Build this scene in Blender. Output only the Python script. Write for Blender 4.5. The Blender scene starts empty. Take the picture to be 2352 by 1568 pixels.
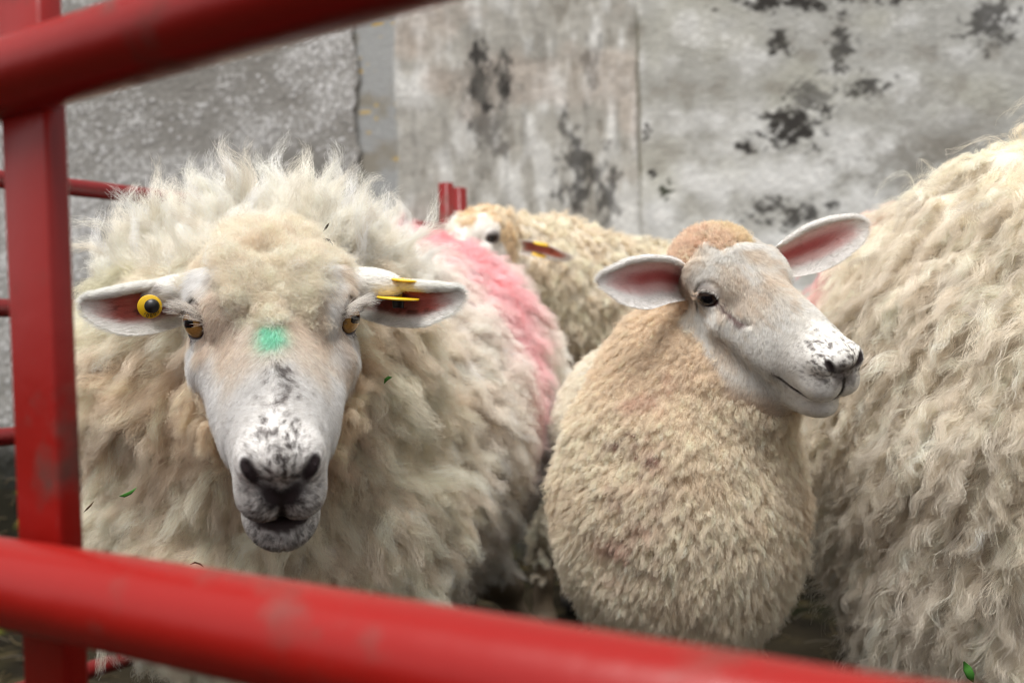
import bpy, math
import numpy as np
from mathutils import Matrix, Vector

# ------------------------------------------------------------------ camera, sky, sun, exposure
SC = bpy.context.scene
FPX, CX, CY = 2287.0, 1176.0, 784.0          # 35 mm lens expressed on a 2352 px wide survey frame
CAM_H = 0.68
_p = math.radians(1.0)
_f = np.array([0.0, math.cos(_p), -math.sin(_p)])
_r = np.array([math.sqrt(1 - .032**2), 0.0, -.032]); _r -= _r.dot(_f) * _f; _r /= np.linalg.norm(_r)
_u = np.cross(_r, _f)
CAM = np.array([0.0, 0.0, CAM_H])
def P(u, v, z):
    """a point of the place, surveyed as (column, row, distance) from the photographer's standpoint"""
    return CAM + _r * ((u - CX) / FPX * z) - _u * ((v - CY) / FPX * z) + _f * z
def D(x, dn, z):
    return _r * x - _u * dn + _f * z
cam_data = bpy.data.cameras.new("camera"); cam = bpy.data.objects.new("camera", cam_data)
SC.collection.objects.link(cam)
M = Matrix.Identity(4)
for i in range(3):
    M[i][0], M[i][1], M[i][2], M[i][3] = _r[i], _u[i], -_f[i], CAM[i]
cam.matrix_world = M
cam_data.lens = 35.0; cam_data.sensor_width = 36.0; cam_data.clip_start = 0.02; cam_data.clip_end = 500
cam_data.dof.use_dof = True; cam_data.dof.focus_distance = 0.87; cam_data.dof.aperture_fstop = 5.2
SC.camera = cam

world = bpy.data.worlds.new("World"); SC.world = world; world.use_nodes = True
nt = world.node_tree; nt.nodes.clear()
sky = nt.nodes.new("ShaderNodeTexSky"); sky.sky_type = 'NISHITA'; sky.sun_disc = False
SUN_EL, SUN_AZ = math.radians(72), math.radians(200)
sky.sun_elevation = SUN_EL; sky.sun_rotation = SUN_AZ; sky.air_density = 1.0; sky.dust_density = 4.0; sky.ozone_density = 1.0
hs = nt.nodes.new("ShaderNodeHueSaturation"); hs.inputs['Saturation'].default_value = 0.06
bg = nt.nodes.new("ShaderNodeBackground"); bg.inputs['Strength'].default_value = 0.05
wo = nt.nodes.new("ShaderNodeOutputWorld")
nt.links.new(sky.outputs[0], hs.inputs['Color']); nt.links.new(hs.outputs[0], bg.inputs['Color']); nt.links.new(bg.outputs[0], wo.inputs[0])
sun_d = bpy.data.lights.new("sun", 'SUN'); sun_d.energy = 1.5; sun_d.angle = math.radians(36); sun_d.color = (1.0, .97, .93)
sun = bpy.data.objects.new("sun", sun_d); SC.collection.objects.link(sun)
_sd = Vector((math.sin(SUN_AZ) * math.cos(SUN_EL), math.cos(SUN_AZ) * math.cos(SUN_EL), math.sin(SUN_EL)))
sun.rotation_euler = _sd.to_track_quat('Z', 'Y').to_euler()
SC.view_settings.view_transform = 'Standard'; SC.view_settings.look = 'None'
SC.view_settings.exposure = 1.52; SC.view_settings.gamma = 1.0; SC.view_settings.use_curve_mapping = False
SC.cycles.max_bounces = 12; SC.cycles.diffuse_bounces = 6; SC.cycles.glossy_bounces = 2
SC.cycles.transmission_bounces = 8; SC.cycles.transparent_max_bounces = 6
SC.cycles.use_adaptive_sampling = True; SC.cycles.adaptive_threshold = 0.012
SC.cycles.use_denoising = True; SC.cycles.denoising_prefilter = 'ACCURATE'; SC.cycles.filter_width = 1.2; SC.cycles.pixel_filter_type = 'BLACKMAN_HARRIS'
SC.cycles_curves.shape = 'RIBBONS'

FUR = 1.15          # density of all wool and hair
RES = 1.0          # grid step multiplier of the modelled bodies

# ------------------------------------------------------------------ numpy helpers
F32 = np.float32
def unit(a): return a / np.maximum(np.linalg.norm(a, axis=-1, keepdims=True), 1e-9)
def _hash(ix, iy, iz, seed):
    h = (ix.astype(np.int64) * 374761393 + iy.astype(np.int64) * 668265263 + iz.astype(np.int64) * 2147483647 + seed * 1274126177) & 0xFFFFFFFF
    h = ((h ^ (h >> 13)) * 1274126177) & 0xFFFFFFFF
    return ((h ^ (h >> 16)) & 0xFFFFFF).astype(F32) / F32(0xFFFFFF)
def vn(p, s=1.0, seed=0):
    """smooth value noise in [-1, 1]"""
    q = np.asarray(p, dtype=np.float64) / s
    i = np.floor(q).astype(np.int64); f = (q - i).astype(F32); f = f * f * (3 - 2 * f)
    out = 0
    for dx in (0, 1):
        wx = f[..., 0] if dx else 1 - f[..., 0]
        for dy in (0, 1):
            wy = f[..., 1] if dy else 1 - f[..., 1]
            for dz in (0, 1):
                wz = f[..., 2] if dz else 1 - f[..., 2]
                out = out + wx * wy * wz * _hash(i[..., 0] + dx, i[..., 1] + dy, i[..., 2] + dz, seed)
    return out * 2 - 1
def fbm(p, s, seed=0, n=3):
    a, o, t = 1.0, 0, 0
    for k in range(n):
        o = o + a * vn(p, s / 2**k, seed + 17 * k); t += a; a *= .5
    return o / t
def sst(x, a, b):
    t = np.clip((x - a) / (b - a), 0, 1); return t * t * (3 - 2 * t)
def mixc(a, b, w):
    return a + (np.asarray(b, dtype=F32) - a) * np.asarray(w)[..., None]
def seg_dist(p, pts):
    """distance to a polyline and the position along it (0..1)"""
    best = np.full(len(p), 1e9, F32); par = np.zeros(len(p), F32); pts = np.array(pts, float)
    for k in range(len(pts) - 1):
        a, b = pts[k], pts[k + 1]; ab = b - a
        t = np.clip(((p - a) @ ab) / (ab @ ab), 0, 1)
        d = np.linalg.norm(p - a - t[:, None] * ab, axis=1)
        m = d < best; best[m] = d[m]; par[m] = (k + t[m]) / (len(pts) - 1)
    return best, par

# signed distances
def smin(a, b, k):
    h = np.maximum(k - np.abs(a - b), 0) / k
    return np.minimum(a, b) - h * h * k * .25
def smax(a, b, k): return -smin(-a, -b, k)
def ell(p, c, r):
    c = np.array(c, F32); r = np.array(r, F32); q = p - c
    k0 = np.linalg.norm(q / r, axis=1); k1 = np.linalg.norm(q / (r * r), axis=1)
    return k0 * (k0 - 1) / np.maximum(k1, 1e-6)
def cone(p, a, b, ra, rb):
    a = np.array(a, F32); b = np.array(b, F32); ab = b - a
    t = np.clip(((p - a) @ ab) / (ab @ ab), 0, 1)
    return np.linalg.norm(p - a - t[:, None] * ab, axis=1) - (ra + (rb - ra) * t)

def surface_nets(vals, xs, ys, zs):
    nx, ny, nz = vals.shape
    s = vals < 0
    c = np.zeros((nx - 1, ny - 1, nz - 1), np.int8)
    for i in (0, 1):
        for j in (0, 1):
            for k in (0, 1):
                c += s[i:nx - 1 + i, j:ny - 1 + j, k:nz - 1 + k]
    act = np.argwhere((c > 0) & (c < 8)); del c
    I, J, K = act.T
    cr = [xs, ys, zs]
    acc = np.zeros((len(act), 3)); cnt = np.zeros(len(act))
    corners = [(0, 0, 0), (1, 0, 0), (0, 1, 0), (1, 1, 0), (0, 0, 1), (1, 0, 1), (0, 1, 1), (1, 1, 1)]
    edges = [(0, 1), (2, 3), (4, 5), (6, 7), (0, 2), (1, 3), (4, 6), (5, 7), (0, 4), (1, 5), (2, 6), (3, 7)]
    cv = [vals[I + a, J + b, K + d] for a, b, d in corners]
    cp = [np.stack([xs[I + a], ys[J + b], zs[K + d]], 1) for a, b, d in corners]
    for a, b in edges:
        m = (cv[a] < 0) != (cv[b] < 0)
        t = cv[a][m] / (cv[a][m] - cv[b][m])
        acc[m] += cp[a][m] + (cp[b][m] - cp[a][m]) * t[:, None]; cnt[m] += 1
    V = acc / cnt[:, None]
    idx = np.full((nx - 1, ny - 1, nz - 1), -1, np.int32); idx[I, J, K] = np.arange(len(act))
    quads = []
    for ax in range(3):
        sl0 = [slice(None)] * 3; sl1 = [slice(None)] * 3
        sl0[ax] = slice(0, -1); sl1[ax] = slice(1, None)
        ch = s[tuple(sl0)] != s[tuple(sl1)]
        e = np.argwhere(ch); o1, o2 = [(1, 2), (2, 0), (0, 1)][ax]
        dim = np.array(idx.shape)
        ok = (e[:, o1] > 0) & (e[:, o2] > 0) & (e[:, o1] < dim[o1]) & (e[:, o2] < dim[o2]); e = e[ok]
        def at(d1, d2):
            q = e.copy(); q[:, o1] += d1; q[:, o2] += d2
            return idx[q[:, 0], q[:, 1], q[:, 2]]
        Q = np.stack([at(-1, -1), at(0, -1), at(0, 0), at(-1, 0)], 1)
        flip = ~s[e[:, 0], e[:, 1], e[:, 2]]
        Q[flip] = Q[flip][:, ::-1]
        quads.append(Q)
    return V, np.concatenate(quads)

def vnormals(V, Q):
    n = np.cross(V[Q[:, 2]] - V[Q[:, 0]], V[Q[:, 3]] - V[Q[:, 1]])
    N = np.zeros_like(V)
    for k in range(4):
        for a in range(3): N[:, a] += np.bincount(Q[:, k], n[:, a], len(V))
    return unit(N)

def link(o, parent=None):
    SC.collection.objects.link(o)
    if parent is not None:
        o.parent = parent
    return o
def tag(o, label=None, cat=None, group=None, kind=None):
    if label: o['label'] = label
    if cat: o['category'] = cat
    if group: o['group'] = group
    if kind: o['kind'] = kind
    return o
def empty(name, loc):
    o = bpy.data.objects.new(name, None); o.location = loc; o.empty_display_size = .1
    SC.collection.objects.link(o); return o
def base_of(parent): return np.array(parent.location) if parent is not None else np.zeros(3)

def mesh_np(name, V, Q, mat, parent=None, col=None, smooth=True):
    """vertices and equal-sized faces (one array) or a list of arrays -> one mesh object"""
    me = bpy.data.meshes.new(name)
    Qs = Q if isinstance(Q, list) else [Q]
    V = np.asarray(V, float) - base_of(parent)
    me.vertices.add(len(V)); me.vertices.foreach_set('co', V.astype(F32).ravel())
    tot = sum(q.size for q in Qs); nf = sum(len(q) for q in Qs)
    me.loops.add(tot); me.polygons.add(nf)
    me.loops.foreach_set('vertex_index', np.concatenate([q.ravel() for q in Qs]).astype(np.int32))
    st, o = [], 0
    for q in Qs:
        st.append(np.arange(len(q)) * q.shape[1] + o); o += q.size
    me.polygons.foreach_set('loop_start', np.concatenate(st).astype(np.int32))
    if smooth: me.polygons.foreach_set('use_smooth', np.ones(nf, bool))
    me.update(calc_edges=True); me.validate()
    if col is not None:
        a = me.color_attributes.new('Col', 'FLOAT_COLOR', 'POINT')
        a.data.foreach_set('color', np.c_[col, np.ones(len(col))].astype(F32).ravel())
    me.materials.append(mat)
    return link(bpy.data.objects.new(name, me), parent)

def curves_np(name, pts, rad, mat, parent, col):
    """pts (n, S, 3), rad (n, S), col (n, 3)"""
    n, S, _ = pts.shape
    hc = bpy.data.hair_curves.new(name)
    hc.add_curves([S] * n)
    hc.attributes['position'].data.foreach_set('vector', (pts - base_of(parent)).astype(F32).ravel())
    a = hc.attributes.get('radius') or hc.attributes.new('radius', 'FLOAT', 'POINT')
    a.data.foreach_set('value', rad.astype(F32).ravel())
    c = hc.attributes.new('Col', 'FLOAT_COLOR', 'CURVE')
    c.data.foreach_set('color', np.c_[col, np.ones(n)].astype(F32).ravel())
    hc.materials.append(mat)
    return link(bpy.data.objects.new(name, hc), parent)

# ------------------------------------------------------------------ materials
def mat_new(name):
    m = bpy.data.materials.new(name); m.use_nodes = True
    n = m.node_tree; n.nodes.clear()
    out = n.nodes.new('ShaderNodeOutputMaterial')
    return m, n, out
def N_(n, t, **k):
    x = n.nodes.new(t)
    for a, b in k.items():
        if hasattr(x, a): setattr(x, a, b)
        else: x.inputs[a].default_value = b
    return x
def hair_mat(name, trans=.35, rough=.55, gloss=.05):
    m, n, out = mat_new(name)
    at = N_(n, 'ShaderNodeAttribute', attribute_name='Col')
    d = N_(n, 'ShaderNodeBsdfDiffuse'); t = N_(n, 'ShaderNodeBsdfTranslucent'); g = N_(n, 'ShaderNodeBsdfHair')
    mx = N_(n, 'ShaderNodeMixShader'); mx.inputs[0].default_value = trans
    gl = N_(n, 'ShaderNodeBsdfGlossy'); gl.inputs['Roughness'].default_value = rough; gl.inputs['Color'].default_value = (.9, .9, .9, 1)
    m2 = N_(n, 'ShaderNodeMixShader'); m2.inputs[0].default_value = gloss
    n.nodes.remove(g)
    n.links.new(at.outputs['Color'], d.inputs['Color']); n.links.new(at.outputs['Color'], t.inputs['Color'])
    n.links.new(d.outputs[0], mx.inputs[1]); n.links.new(t.outputs[0], mx.inputs[2])
    n.links.new(mx.outputs[0], m2.inputs[1]); n.links.new(gl.outputs[0], m2.inputs[2])
    n.links.new(m2.outputs[0], out.inputs[0])
    return m
def skin_mat(name, rough=.6, bump=.15, scale=900, sss=0.0, spec=.3):
    m, n, out = mat_new(name)
    at = N_(n, 'ShaderNodeAttribute', attribute_name='Col')
    b = N_(n, 'ShaderNodeBsdfPrincipled'); b.inputs['Roughness'].default_value = rough
    b.inputs['Specular IOR Level'].default_value = spec
    if sss:
        b.inputs['Subsurface Weight'].default_value = sss; b.inputs['Subsurface Scale'].default_value = .004
        b.inputs['Subsurface Radius'].default_value = (1, .4, .3)
    tc = N_(n, 'ShaderNodeTexCoord'); no = N_(n, 'ShaderNodeTexNoise'); no.inputs['Scale'].default_value = scale; no.inputs['Detail'].default_value = 4
    bp = N_(n, 'ShaderNodeBump'); bp.inputs['Strength'].default_value = bump; bp.inputs['Distance'].default_value = .002
    mr = N_(n, 'ShaderNodeMapRange'); mr.inputs['To Min'].default_value = .82; mr.inputs['To Max'].default_value = 1.12
    ml = N_(n, 'ShaderNodeVectorMath', operation='SCALE')
    n.links.new(tc.outputs['Object'], no.inputs['Vector']); n.links.new(no.outputs[0], bp.inputs['Height'])
    n.links.new(no.outputs[0], mr.inputs['Value']); n.links.new(at.outputs['Color'], ml.inputs[0]); n.links.new(mr.outputs[0], ml.inputs['Scale'])
    n.links.new(ml.outputs[0], b.inputs['Base Color']); n.links.new(bp.outputs[0], b.inputs['Normal'])
    n.links.new(b.outputs[0], out.inputs[0])
    return m
def plain_mat(name, color, rough=.5, spec=.5, coat=0, noise=.0, nscale=60):
    m, n, out = mat_new(name)
    b = N_(n, 'ShaderNodeBsdfPrincipled'); b.inputs['Roughness'].default_value = rough
    b.inputs['Specular IOR Level'].default_value = spec; b.inputs['Coat Weight'].default_value = coat
    tc = N_(n, 'ShaderNodeTexCoord'); no = N_(n, 'ShaderNodeTexNoise'); no.inputs['Scale'].default_value = nscale; no.inputs['Detail'].default_value = 5
    mx = N_(n, 'ShaderNodeMixRGB'); mx.inputs[1].default_value = (*color, 1); mx.inputs[2].default_value = (*[c * (1 - noise) for c in color], 1)
    n.links.new(tc.outputs['Object'], no.inputs['Vector']); n.links.new(no.outputs[0], mx.inputs[0]); n.links.new(mx.outputs[0], b.inputs['Base Color'])
    n.links.new(b.outputs[0], out.inputs[0])
    return m

MAT_WOOL = hair_mat('wool_fibre', .24)
MAT_FACE = hair_mat('short_face_hair', .42, gloss=.04)
MAT_SKIN = skin_mat('sheep_skin')
MAT_LASH = hair_mat('lash', .1, gloss=.1)

# ------------------------------------------------------------------ head anatomy (local: +x the animal's right, +y to the nose, +z out of the forehead)
EYE_C = (.0575, -.007, -.012); EYE_R = .0138; EYE_O = (.74, .66, .08)
def head_sdf(p, kind):
    s = np.abs(p[:, :1]); q = np.concatenate([s, p[:, 1:]], 1).astype(F32)
    lam = kind == 'lamb'
    if kind == 'ewe': q[:, 0] /= 1 - .13 * sst(q[:, 1], .0, .05)
    d = ell(q, (0, -.052, -.018 if lam else -.030), (.058, .068, .054))
    d = smin(d, cone(q, (0, -.012, -.024), (0, .112, -.028), .045 if lam else .042, .033 if lam else .029), .02)
    d = smin(d, ell(q, (.034, -.014, -.002), (.028, .032, .022)), .018)
    d = smin(d, cone(q, (.028, .0, -.045), (.012, .115, -.042), .036, .026), .02)
    d = smin(d, cone(q, (.024, -.018, -.094), (0, .112, -.074), .033, .026) if lam else cone(q, (.028, -.035, -.078), (0, .105, -.066), .031, .025), .025)
    d = smin(d, ell(q, (.042, -.008, -.074) if lam else (.037, -.012, -.060), (.024, .048, .038)), .02)
    d = smin(d, ell(q, (0, .125, -.036), (.036, .036, .032)), .015)
    d = smin(d, ell(q, (.022, .143, -.020), (.014, .016, .013)), .010)
    d = smin(d, ell(q, (0, .149, -.014), (.013, .016, .012)), .010)
    d = smin(d, ell(q, (.016, .144, -.047), (.021, .019, .017)), .010)
    d = smin(d, ell(q, (0, .122 if lam else .128, -.078), (.028 if lam else .033, .033, .018)), .010)
    d = smin(d, cone(q, (.049, -.038, .000), (.053, .012, -.030), .014, .010), .012)      # orbital rim
    d = smin(d, cone(q, (.052, .02, -.036), (.034, .085, -.050), .010, .008), .02)         # cheek ridge
    # tear groove below the eye
    d = d if not lam else smax(d, -cone(q, (.0545, .024, -.014), (.045, .050, -.018), .0016, .0012), .008)
    # lids around the eye, then the opening
    e = np.array(EYE_C, F32)
    d = smin(d, ell(q, e, (EYE_R + .0022,) * 3), .006)
    o = unit(np.array(EYE_O, F32)); ax = unit(np.cross(np.array([0, 0, 1.], F32), o)); up = np.cross(o, ax)
    w = q - (e + o * .0150); wl = np.stack([w @ ax, w @ up, w @ o], 1)
    wl[:, 1] += .0005; op = ell(wl, (0, 0, 0), (.0135, .0092 if kind == 'ewe' else .0074, .0125))
    d = smax(d, -op, .0015)
    d = np.minimum(d, np.linalg.norm(q - e, axis=1) - (EYE_R - .0012))
    # nostrils, mouth, philtrum
    d = smax(d, -cone(q, (.004, .167, -.036), (.015, .164, -.028), .0048, .0046), .004)
    d = smax(d, -cone(q, (.015, .164, -.028), (.025, .156, -.014), .0044, .0024), .004)
    mp = q.copy(); mp[:, 2] = q[:, 2] - (-.0625 + (-.2) * (q[:, 1] - .15)); 
    mp[:, 2] += .003 * sst(np.abs(q[:, 0]), .012, .036); d = smax(d, -ell(mp, (0, .126, 0), (.050 if lam else .036, .044, .0019 if lam else .0031)), .003)
    d = smax(d, -cone(q, (0, .168, -.040), (0, .165, -.060), .0022, .0022), .003)
    return d

HEAD_DARK = [(.004, .167, -.036), (.015, .164, -.028), (.025, .156, -.014)]
def head_streak(p):
    return p * np.array([1.6, .45, 1.2])
def face_color(p, kind):
    """albedo of skin and short hair, in head coordinates"""
    x, y, z = p.T; s = np.abs(x); n = len(p)
    q = np.stack([s, y, z], 1)
    if kind == 'ewe3': white, tan = (.88, .86, .82), (.7, .5, .3)
    elif kind == 'ewe': white, tan = (.95, .935, .91), (.78, .60, .43)
    elif kind == 'lamb': white, tan = (.88, .86, .82), (.72, .56, .40)
    else: white, tan = (.76, .72, .66), (.55, .38, .20)
    c = np.tile(np.array(white, F32), (n, 1))
    n1 = fbm(p, .03, 3); n2 = vn(p * [1, .6, 1], .0027, 9); n3 = vn(p, .0016, 21)
    if kind == 'ewe':
        w = sst(-z, .045, .075) * (1 - sst(y, .07, .11))                         # tan jaw
        w = np.maximum(w, .75 * sst(n1 + .2, 0, .5) * (1 - sst(y, .03, .10)))
        w = np.maximum(w, .55 * (1 - sst(np.abs(s - .022), .006, .02)) * (1 - sst(np.abs(y - .03), .03, .06)))
    elif kind == 'lamb':
        w = 1.15 * sst(-z - .30 * np.clip(y, 0, 1), .048, .072) * (1 - sst(y, .09, .125)); w = np.maximum(w, .55 * sst(n1 + .15, .0, .5) * (1 - sst(y, .03, .09)))
        w = np.maximum(w, .8 * sst(-y, .02, .06) * sst(s, .02, .05))
    else: w = .5 + .5 * n1
    c = mixc(c, tan, w * (.75 if kind != 'ewe3' else .15)); st = vn(head_streak(p), .0036, 34) + .6 * vn(head_streak(p), .0018, 35); c = c * (1 - .16 * sst(st, .0, .9))[:, None]
    # grey freckles along the bridge and on the nose
    up = sst(z, -.05, -.02)
    if kind == 'ewe':
        k = (1 - sst(s, .004, .012 + .012 * sst(y, .08, .13))) * sst(y, .055, .085) * up
        sp = sst(n2 + .5 * n3 + .35 * k, .42, .8) * np.maximum(k, .25 * sst(y, .06, .1) * up)
        c = mixc(c, (.16, .13, .12), np.clip(sp * 1.0, 0, .8))
        k2 = sst(y, .128, .150) * (1 - sst(s, .016, .036))
        c = mixc(c, (.09, .075, .07), k2 * np.clip(.28 + .6 * n2 + .6 * n3, 0, 1) * .8)
        k3 = sst(y, .125, .145) * sst(-z, .030, .042) * (1 - sst(s, .02, .036))
        c = mixc(c, (.08, .065, .06), k3 * np.clip(.30 + .6 * n2 + .7 * n3, 0, 1) * .75)
        g = np.exp(-((x - .002)**2 / .0064**2 + (y - .047)**2 / .012**2)) * (1 + .5 * n2)          # green raddle mark
        c = mixc(c, (.42, .90, .70), np.clip(g * 1.2, 0, .9))
    elif kind == 'lamb':
        k = sst(y, .09, .13) * sst(z, -.055, -.02)
        c = mixc(c, (.12, .10, .09), sst(n2 + .6 * n3 + .35 * sst(y, .12, .15), .30, .85) * k * .9); c = mixc(c, (.07, .05, .05), sst(y, .150, .158) * sst(-z, .012, .022) * (1 - sst(s, .012, .022)) * (1 - sst(-z, .036, .046)) * .7)
        st = vn(head_streak(p), .0045, 33); c = mixc(c, (.70, .56, .42), .35 * sst(st, .0, .7) * (1 - sst(y, .06, .12)))
    dn, par = seg_dist(q, HEAD_DARK)
    c = mixc(c, (.035, .025, .027), 1 - sst(dn, .0072 - .0038 * par, .0112 - .0046 * par) if kind == 'ewe' else 1 - sst(dn, .0035, .0068))
    c = mixc(c, (.03, .022, .022), (1 - sst(np.abs(s), .0015, .004)) * sst(y, .150, .156) * sst(-z, .028, .034) * (1 - sst(-z, .058, .064)))
    mz = z - (-.0625 - .2 * (y - .15)) + .003 * sst(s, .012, .036)
    mw = 1.1 if kind == 'ewe' else .5; ml = (1 - sst(np.abs(mz + .0012 * mw), .003 * mw, .0065 * mw)) * sst(y, .088, .10) * (1 if kind != 'ewe' else 1 - sst(s, .022, .029))
    c = mixc(c, (.04, .025, .025), ml)
    de = np.linalg.norm(q - np.array(EYE_C), axis=1)
    c = mixc(c, (.05, .035, .035), (1 - sst(de, EYE_R + .0012, EYE_R + .0048)) * .96)
    dt, _ = seg_dist(q, [(.0565, .009, -.016), (.052, .022, -.017), (.046, .044, -.021)])
    c = mixc(c, (.16, .08, .07), (1 - sst(dt + .0028 * n2 + .0016 * n3, .0015, .0055)) * (.9 if kind == 'lamb' else .12))
    return c

class Head:
    def __init__(s, c, F, U, scale, kind, sx=1.0):
        s.c = np.array(c, float); F = unit(np.array(F, float)); U = np.array(U, float); U = unit(U - U.dot(F) * F)
        s.R = np.stack([np.cross(F, U), F, U], 1); s.s = scale; s.kind = kind; s.k = np.array([sx, 1, 1]); s.cap = 0
    def loc(s, p): return ((p - s.c) @ s.R / s.s / s.k).astype(F32)
    def wld(s, q): return (np.asarray(q, float) * s.k) @ s.R.T * s.s + s.c
    def vec(s, q): return np.asarray(q, float) @ s.R.T

def ear_surface(pts, hw, up, back, curl, thick=.0035, ns=46, nw=26):
    """closed leaf-shaped channel; pts world centre line, hw half widths, up = across axis, back = away from the opening"""
    pts = np.array(pts, float); t0 = np.linspace(0, 1, len(pts)); s = np.linspace(0, 1, ns)
    def sm(a): # catmull-ish smoothing through dense linear interpolation
        b = np.interp(s, t0, a)
        for _ in range(6): b[1:-1] = .25 * b[:-2] + .5 * b[1:-1] + .25 * b[2:]
        return b
    C = np.stack([sm(pts[:, k]) for k in range(3)], 1); W = sm(np.array(hw, float)); CU = sm(np.array(curl, float))
    W = W * np.sqrt(np.clip(1 - np.clip((s - .90) / .10, 0, 1)**2, .02, 1))
    T = unit(np.gradient(C, axis=0)); up = unit(np.array(up, float)); back = unit(np.array(back, float))
    Up = unit(up - (T @ up)[:, None] * T); Bk = unit(back - (T @ back)[:, None] * T - (Up @ back)[:, None] * Up)
    rings = []
    th = np.linspace(0, 2 * math.pi, 2 * nw, endpoint=False)
    w = np.cos(th); side = np.sin(th)                      # side > 0 outer skin, < 0 inner skin
    for i in range(ns):
        ang = w * CU[i]                                    # arc of the channel
        R_ = W[i] / max(math.sin(min(CU[i], 1.5)), .05)
        a = np.sin(ang) * R_; b = (np.cos(ang) - math.cos(CU[i])) * R_
        tt = thick * (.5 + .6 * (1 - abs(s[i] * 2 - 1))) * side * np.sqrt(np.clip(1.02 - w * w, 0, 1)) * .9
        nx_, nb = np.sin(ang), np.cos(ang)
        rings.append(C[i] + Up[i] * (a + nx_ * tt)[:, None] + Bk[i] * (b + nb * tt)[:, None])
    V = np.concatenate(rings); m = 2 * nw
    i = np.arange(ns - 1)[:, None] * m; j = np.arange(m)[None]; j2 = (j + 1) % m
    Q = np.stack([i + j, i + m + j, i + m + j2, i + j2], -1).reshape(-1, 4)
    inner = np.tile(side < -.05, ns); S = np.repeat(s, m); WW = np.tile(w, ns)
    # close the tip
    V = np.concatenate([V, [C[-1]]]); k = len(V) - 1
    tri = np.stack([(ns - 1) * m + np.arange(m), np.full(m, k), (ns - 1) * m + (np.arange(m) + 1) % m, (ns - 1) * m + (np.arange(m) + 1) % m], 1)
    Q = np.concatenate([Q, tri]) if False else Q
    N = vnormals(V, Q)
    mid = (C[i.ravel() * 0] if False else None)
    # orient outward
    outward = np.repeat(C + Bk * 0, m, 0)
    nn = np.concatenate([np.tile(side, ns)[:, None] * np.repeat(Bk, m, 0), [[0, 0, 0]]])
    if (N * nn).sum() < 0: N = -N; Q = Q[:, ::-1]
    return dict(V=V, Q=Q, N=N, inner=np.append(inner, False), S=np.append(S, 1), W=np.append(WW, 0), C=C, T=T, Up=Up, Bk=Bk)

def ear_color(E, inside, rim, dirt, seed):
    n = len(E['V']); c = np.tile(np.array(rim, F32), (n, 1))
    k = E['inner'] * (1 - sst(np.abs(E['W'] - .18), .40, .78)) * (1 - sst(E['S'], .62, .95)) * sst(E['S'], .0, .1)
    nz = fbm(E['V'], .02, seed)
    c = mixc(c, inside, np.clip(k * (1.05 + .35 * nz), 0, 1))
    c = mixc(c, (.09, .03, .02), E['inner'] * sst(fbm(E['V'], .009, seed + 5), .18, .45) * k * dirt)
    c = mixc(c, (.20, .05, .04), k * (1 - sst(E['S'], .25, .62)) * dirt * .8)
    return c
def ear_lobe(c, along, up, ra, ru, rd):
    """the furred root of the ear"""
    a = unit(np.array(along, float)); u = unit(np.array(up, float) - np.dot(up, a) * a); b = np.cross(a, u)
    V, Q = uv_ball(c, 1.0, 40, 28, R=np.stack([a * ra, u * ru, b * rd], 1)); N = vnormals(V, Q)
    if ((V - c) * N).sum() < 0: N = -N; Q = Q[:, ::-1]
    z = np.zeros(len(V)); return dict(V=V, Q=Q, N=N, inner=z > 1, S=z + .5, W=z, C=np.array([c - a, c + a]))
def ear_rim(E, side, s0, s1, r):
    """rolled, furred margin along one edge of an ear"""
    m = (len(E['V']) - 1) // len(E['C']); j = 0 if side > 0 else m // 2
    pts = E['V'][:-1].reshape(len(E['C']), m, 3)[:, j]; k = np.linspace(s0, s1, 30) * (len(pts) - 1)
    pts = np.stack([np.interp(k, np.arange(len(pts)), pts[:, i]) for i in range(3)], 1); T = unit(np.gradient(pts, axis=0)); a = unit(np.cross(T, [.01, .02, 1])); b = np.cross(T, a)
    th = np.linspace(0, 2 * math.pi, 14, endpoint=False); rr = r * np.sqrt(np.clip(np.sin(np.linspace(.25, math.pi - .15, 30)), .05, 1))
    V = (pts[:, None] + (a[:, None] * np.cos(th)[None, :, None] + b[:, None] * np.sin(th)[None, :, None]) * rr[:, None, None]).reshape(-1, 3)
    i = np.arange(29)[:, None] * 14; jj = np.arange(14)[None]; j2 = (jj + 1) % 14; Q = np.stack([i + jj, i + j2, i + 14 + j2, i + 14 + jj], -1).reshape(-1, 4); N = vnormals(V, Q)
    if ((V - np.repeat(pts, 14, 0)) * N).sum() < 0: N = -N; Q = Q[:, ::-1]
    z = np.zeros(len(V)); return dict(V=V, Q=Q, N=N, inner=z > 1, S=z + .5, W=z, C=pts)

# ------------------------------------------------------------------ sheep bodies
def adaptive_axis(lo, hi, flo, fhi, coarse, fine):
    a = []
    def rng(x0, x1, st):
        n = max(1, int(math.ceil((x1 - x0) / st))); return list(np.linspace(x0, x1, n, endpoint=False))
    flo = max(flo, lo); fhi = min(fhi, hi)
    return np.array(rng(lo, flo, coarse) + rng(flo, fhi, fine) + rng(fhi, hi, coarse) + [hi])

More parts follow.
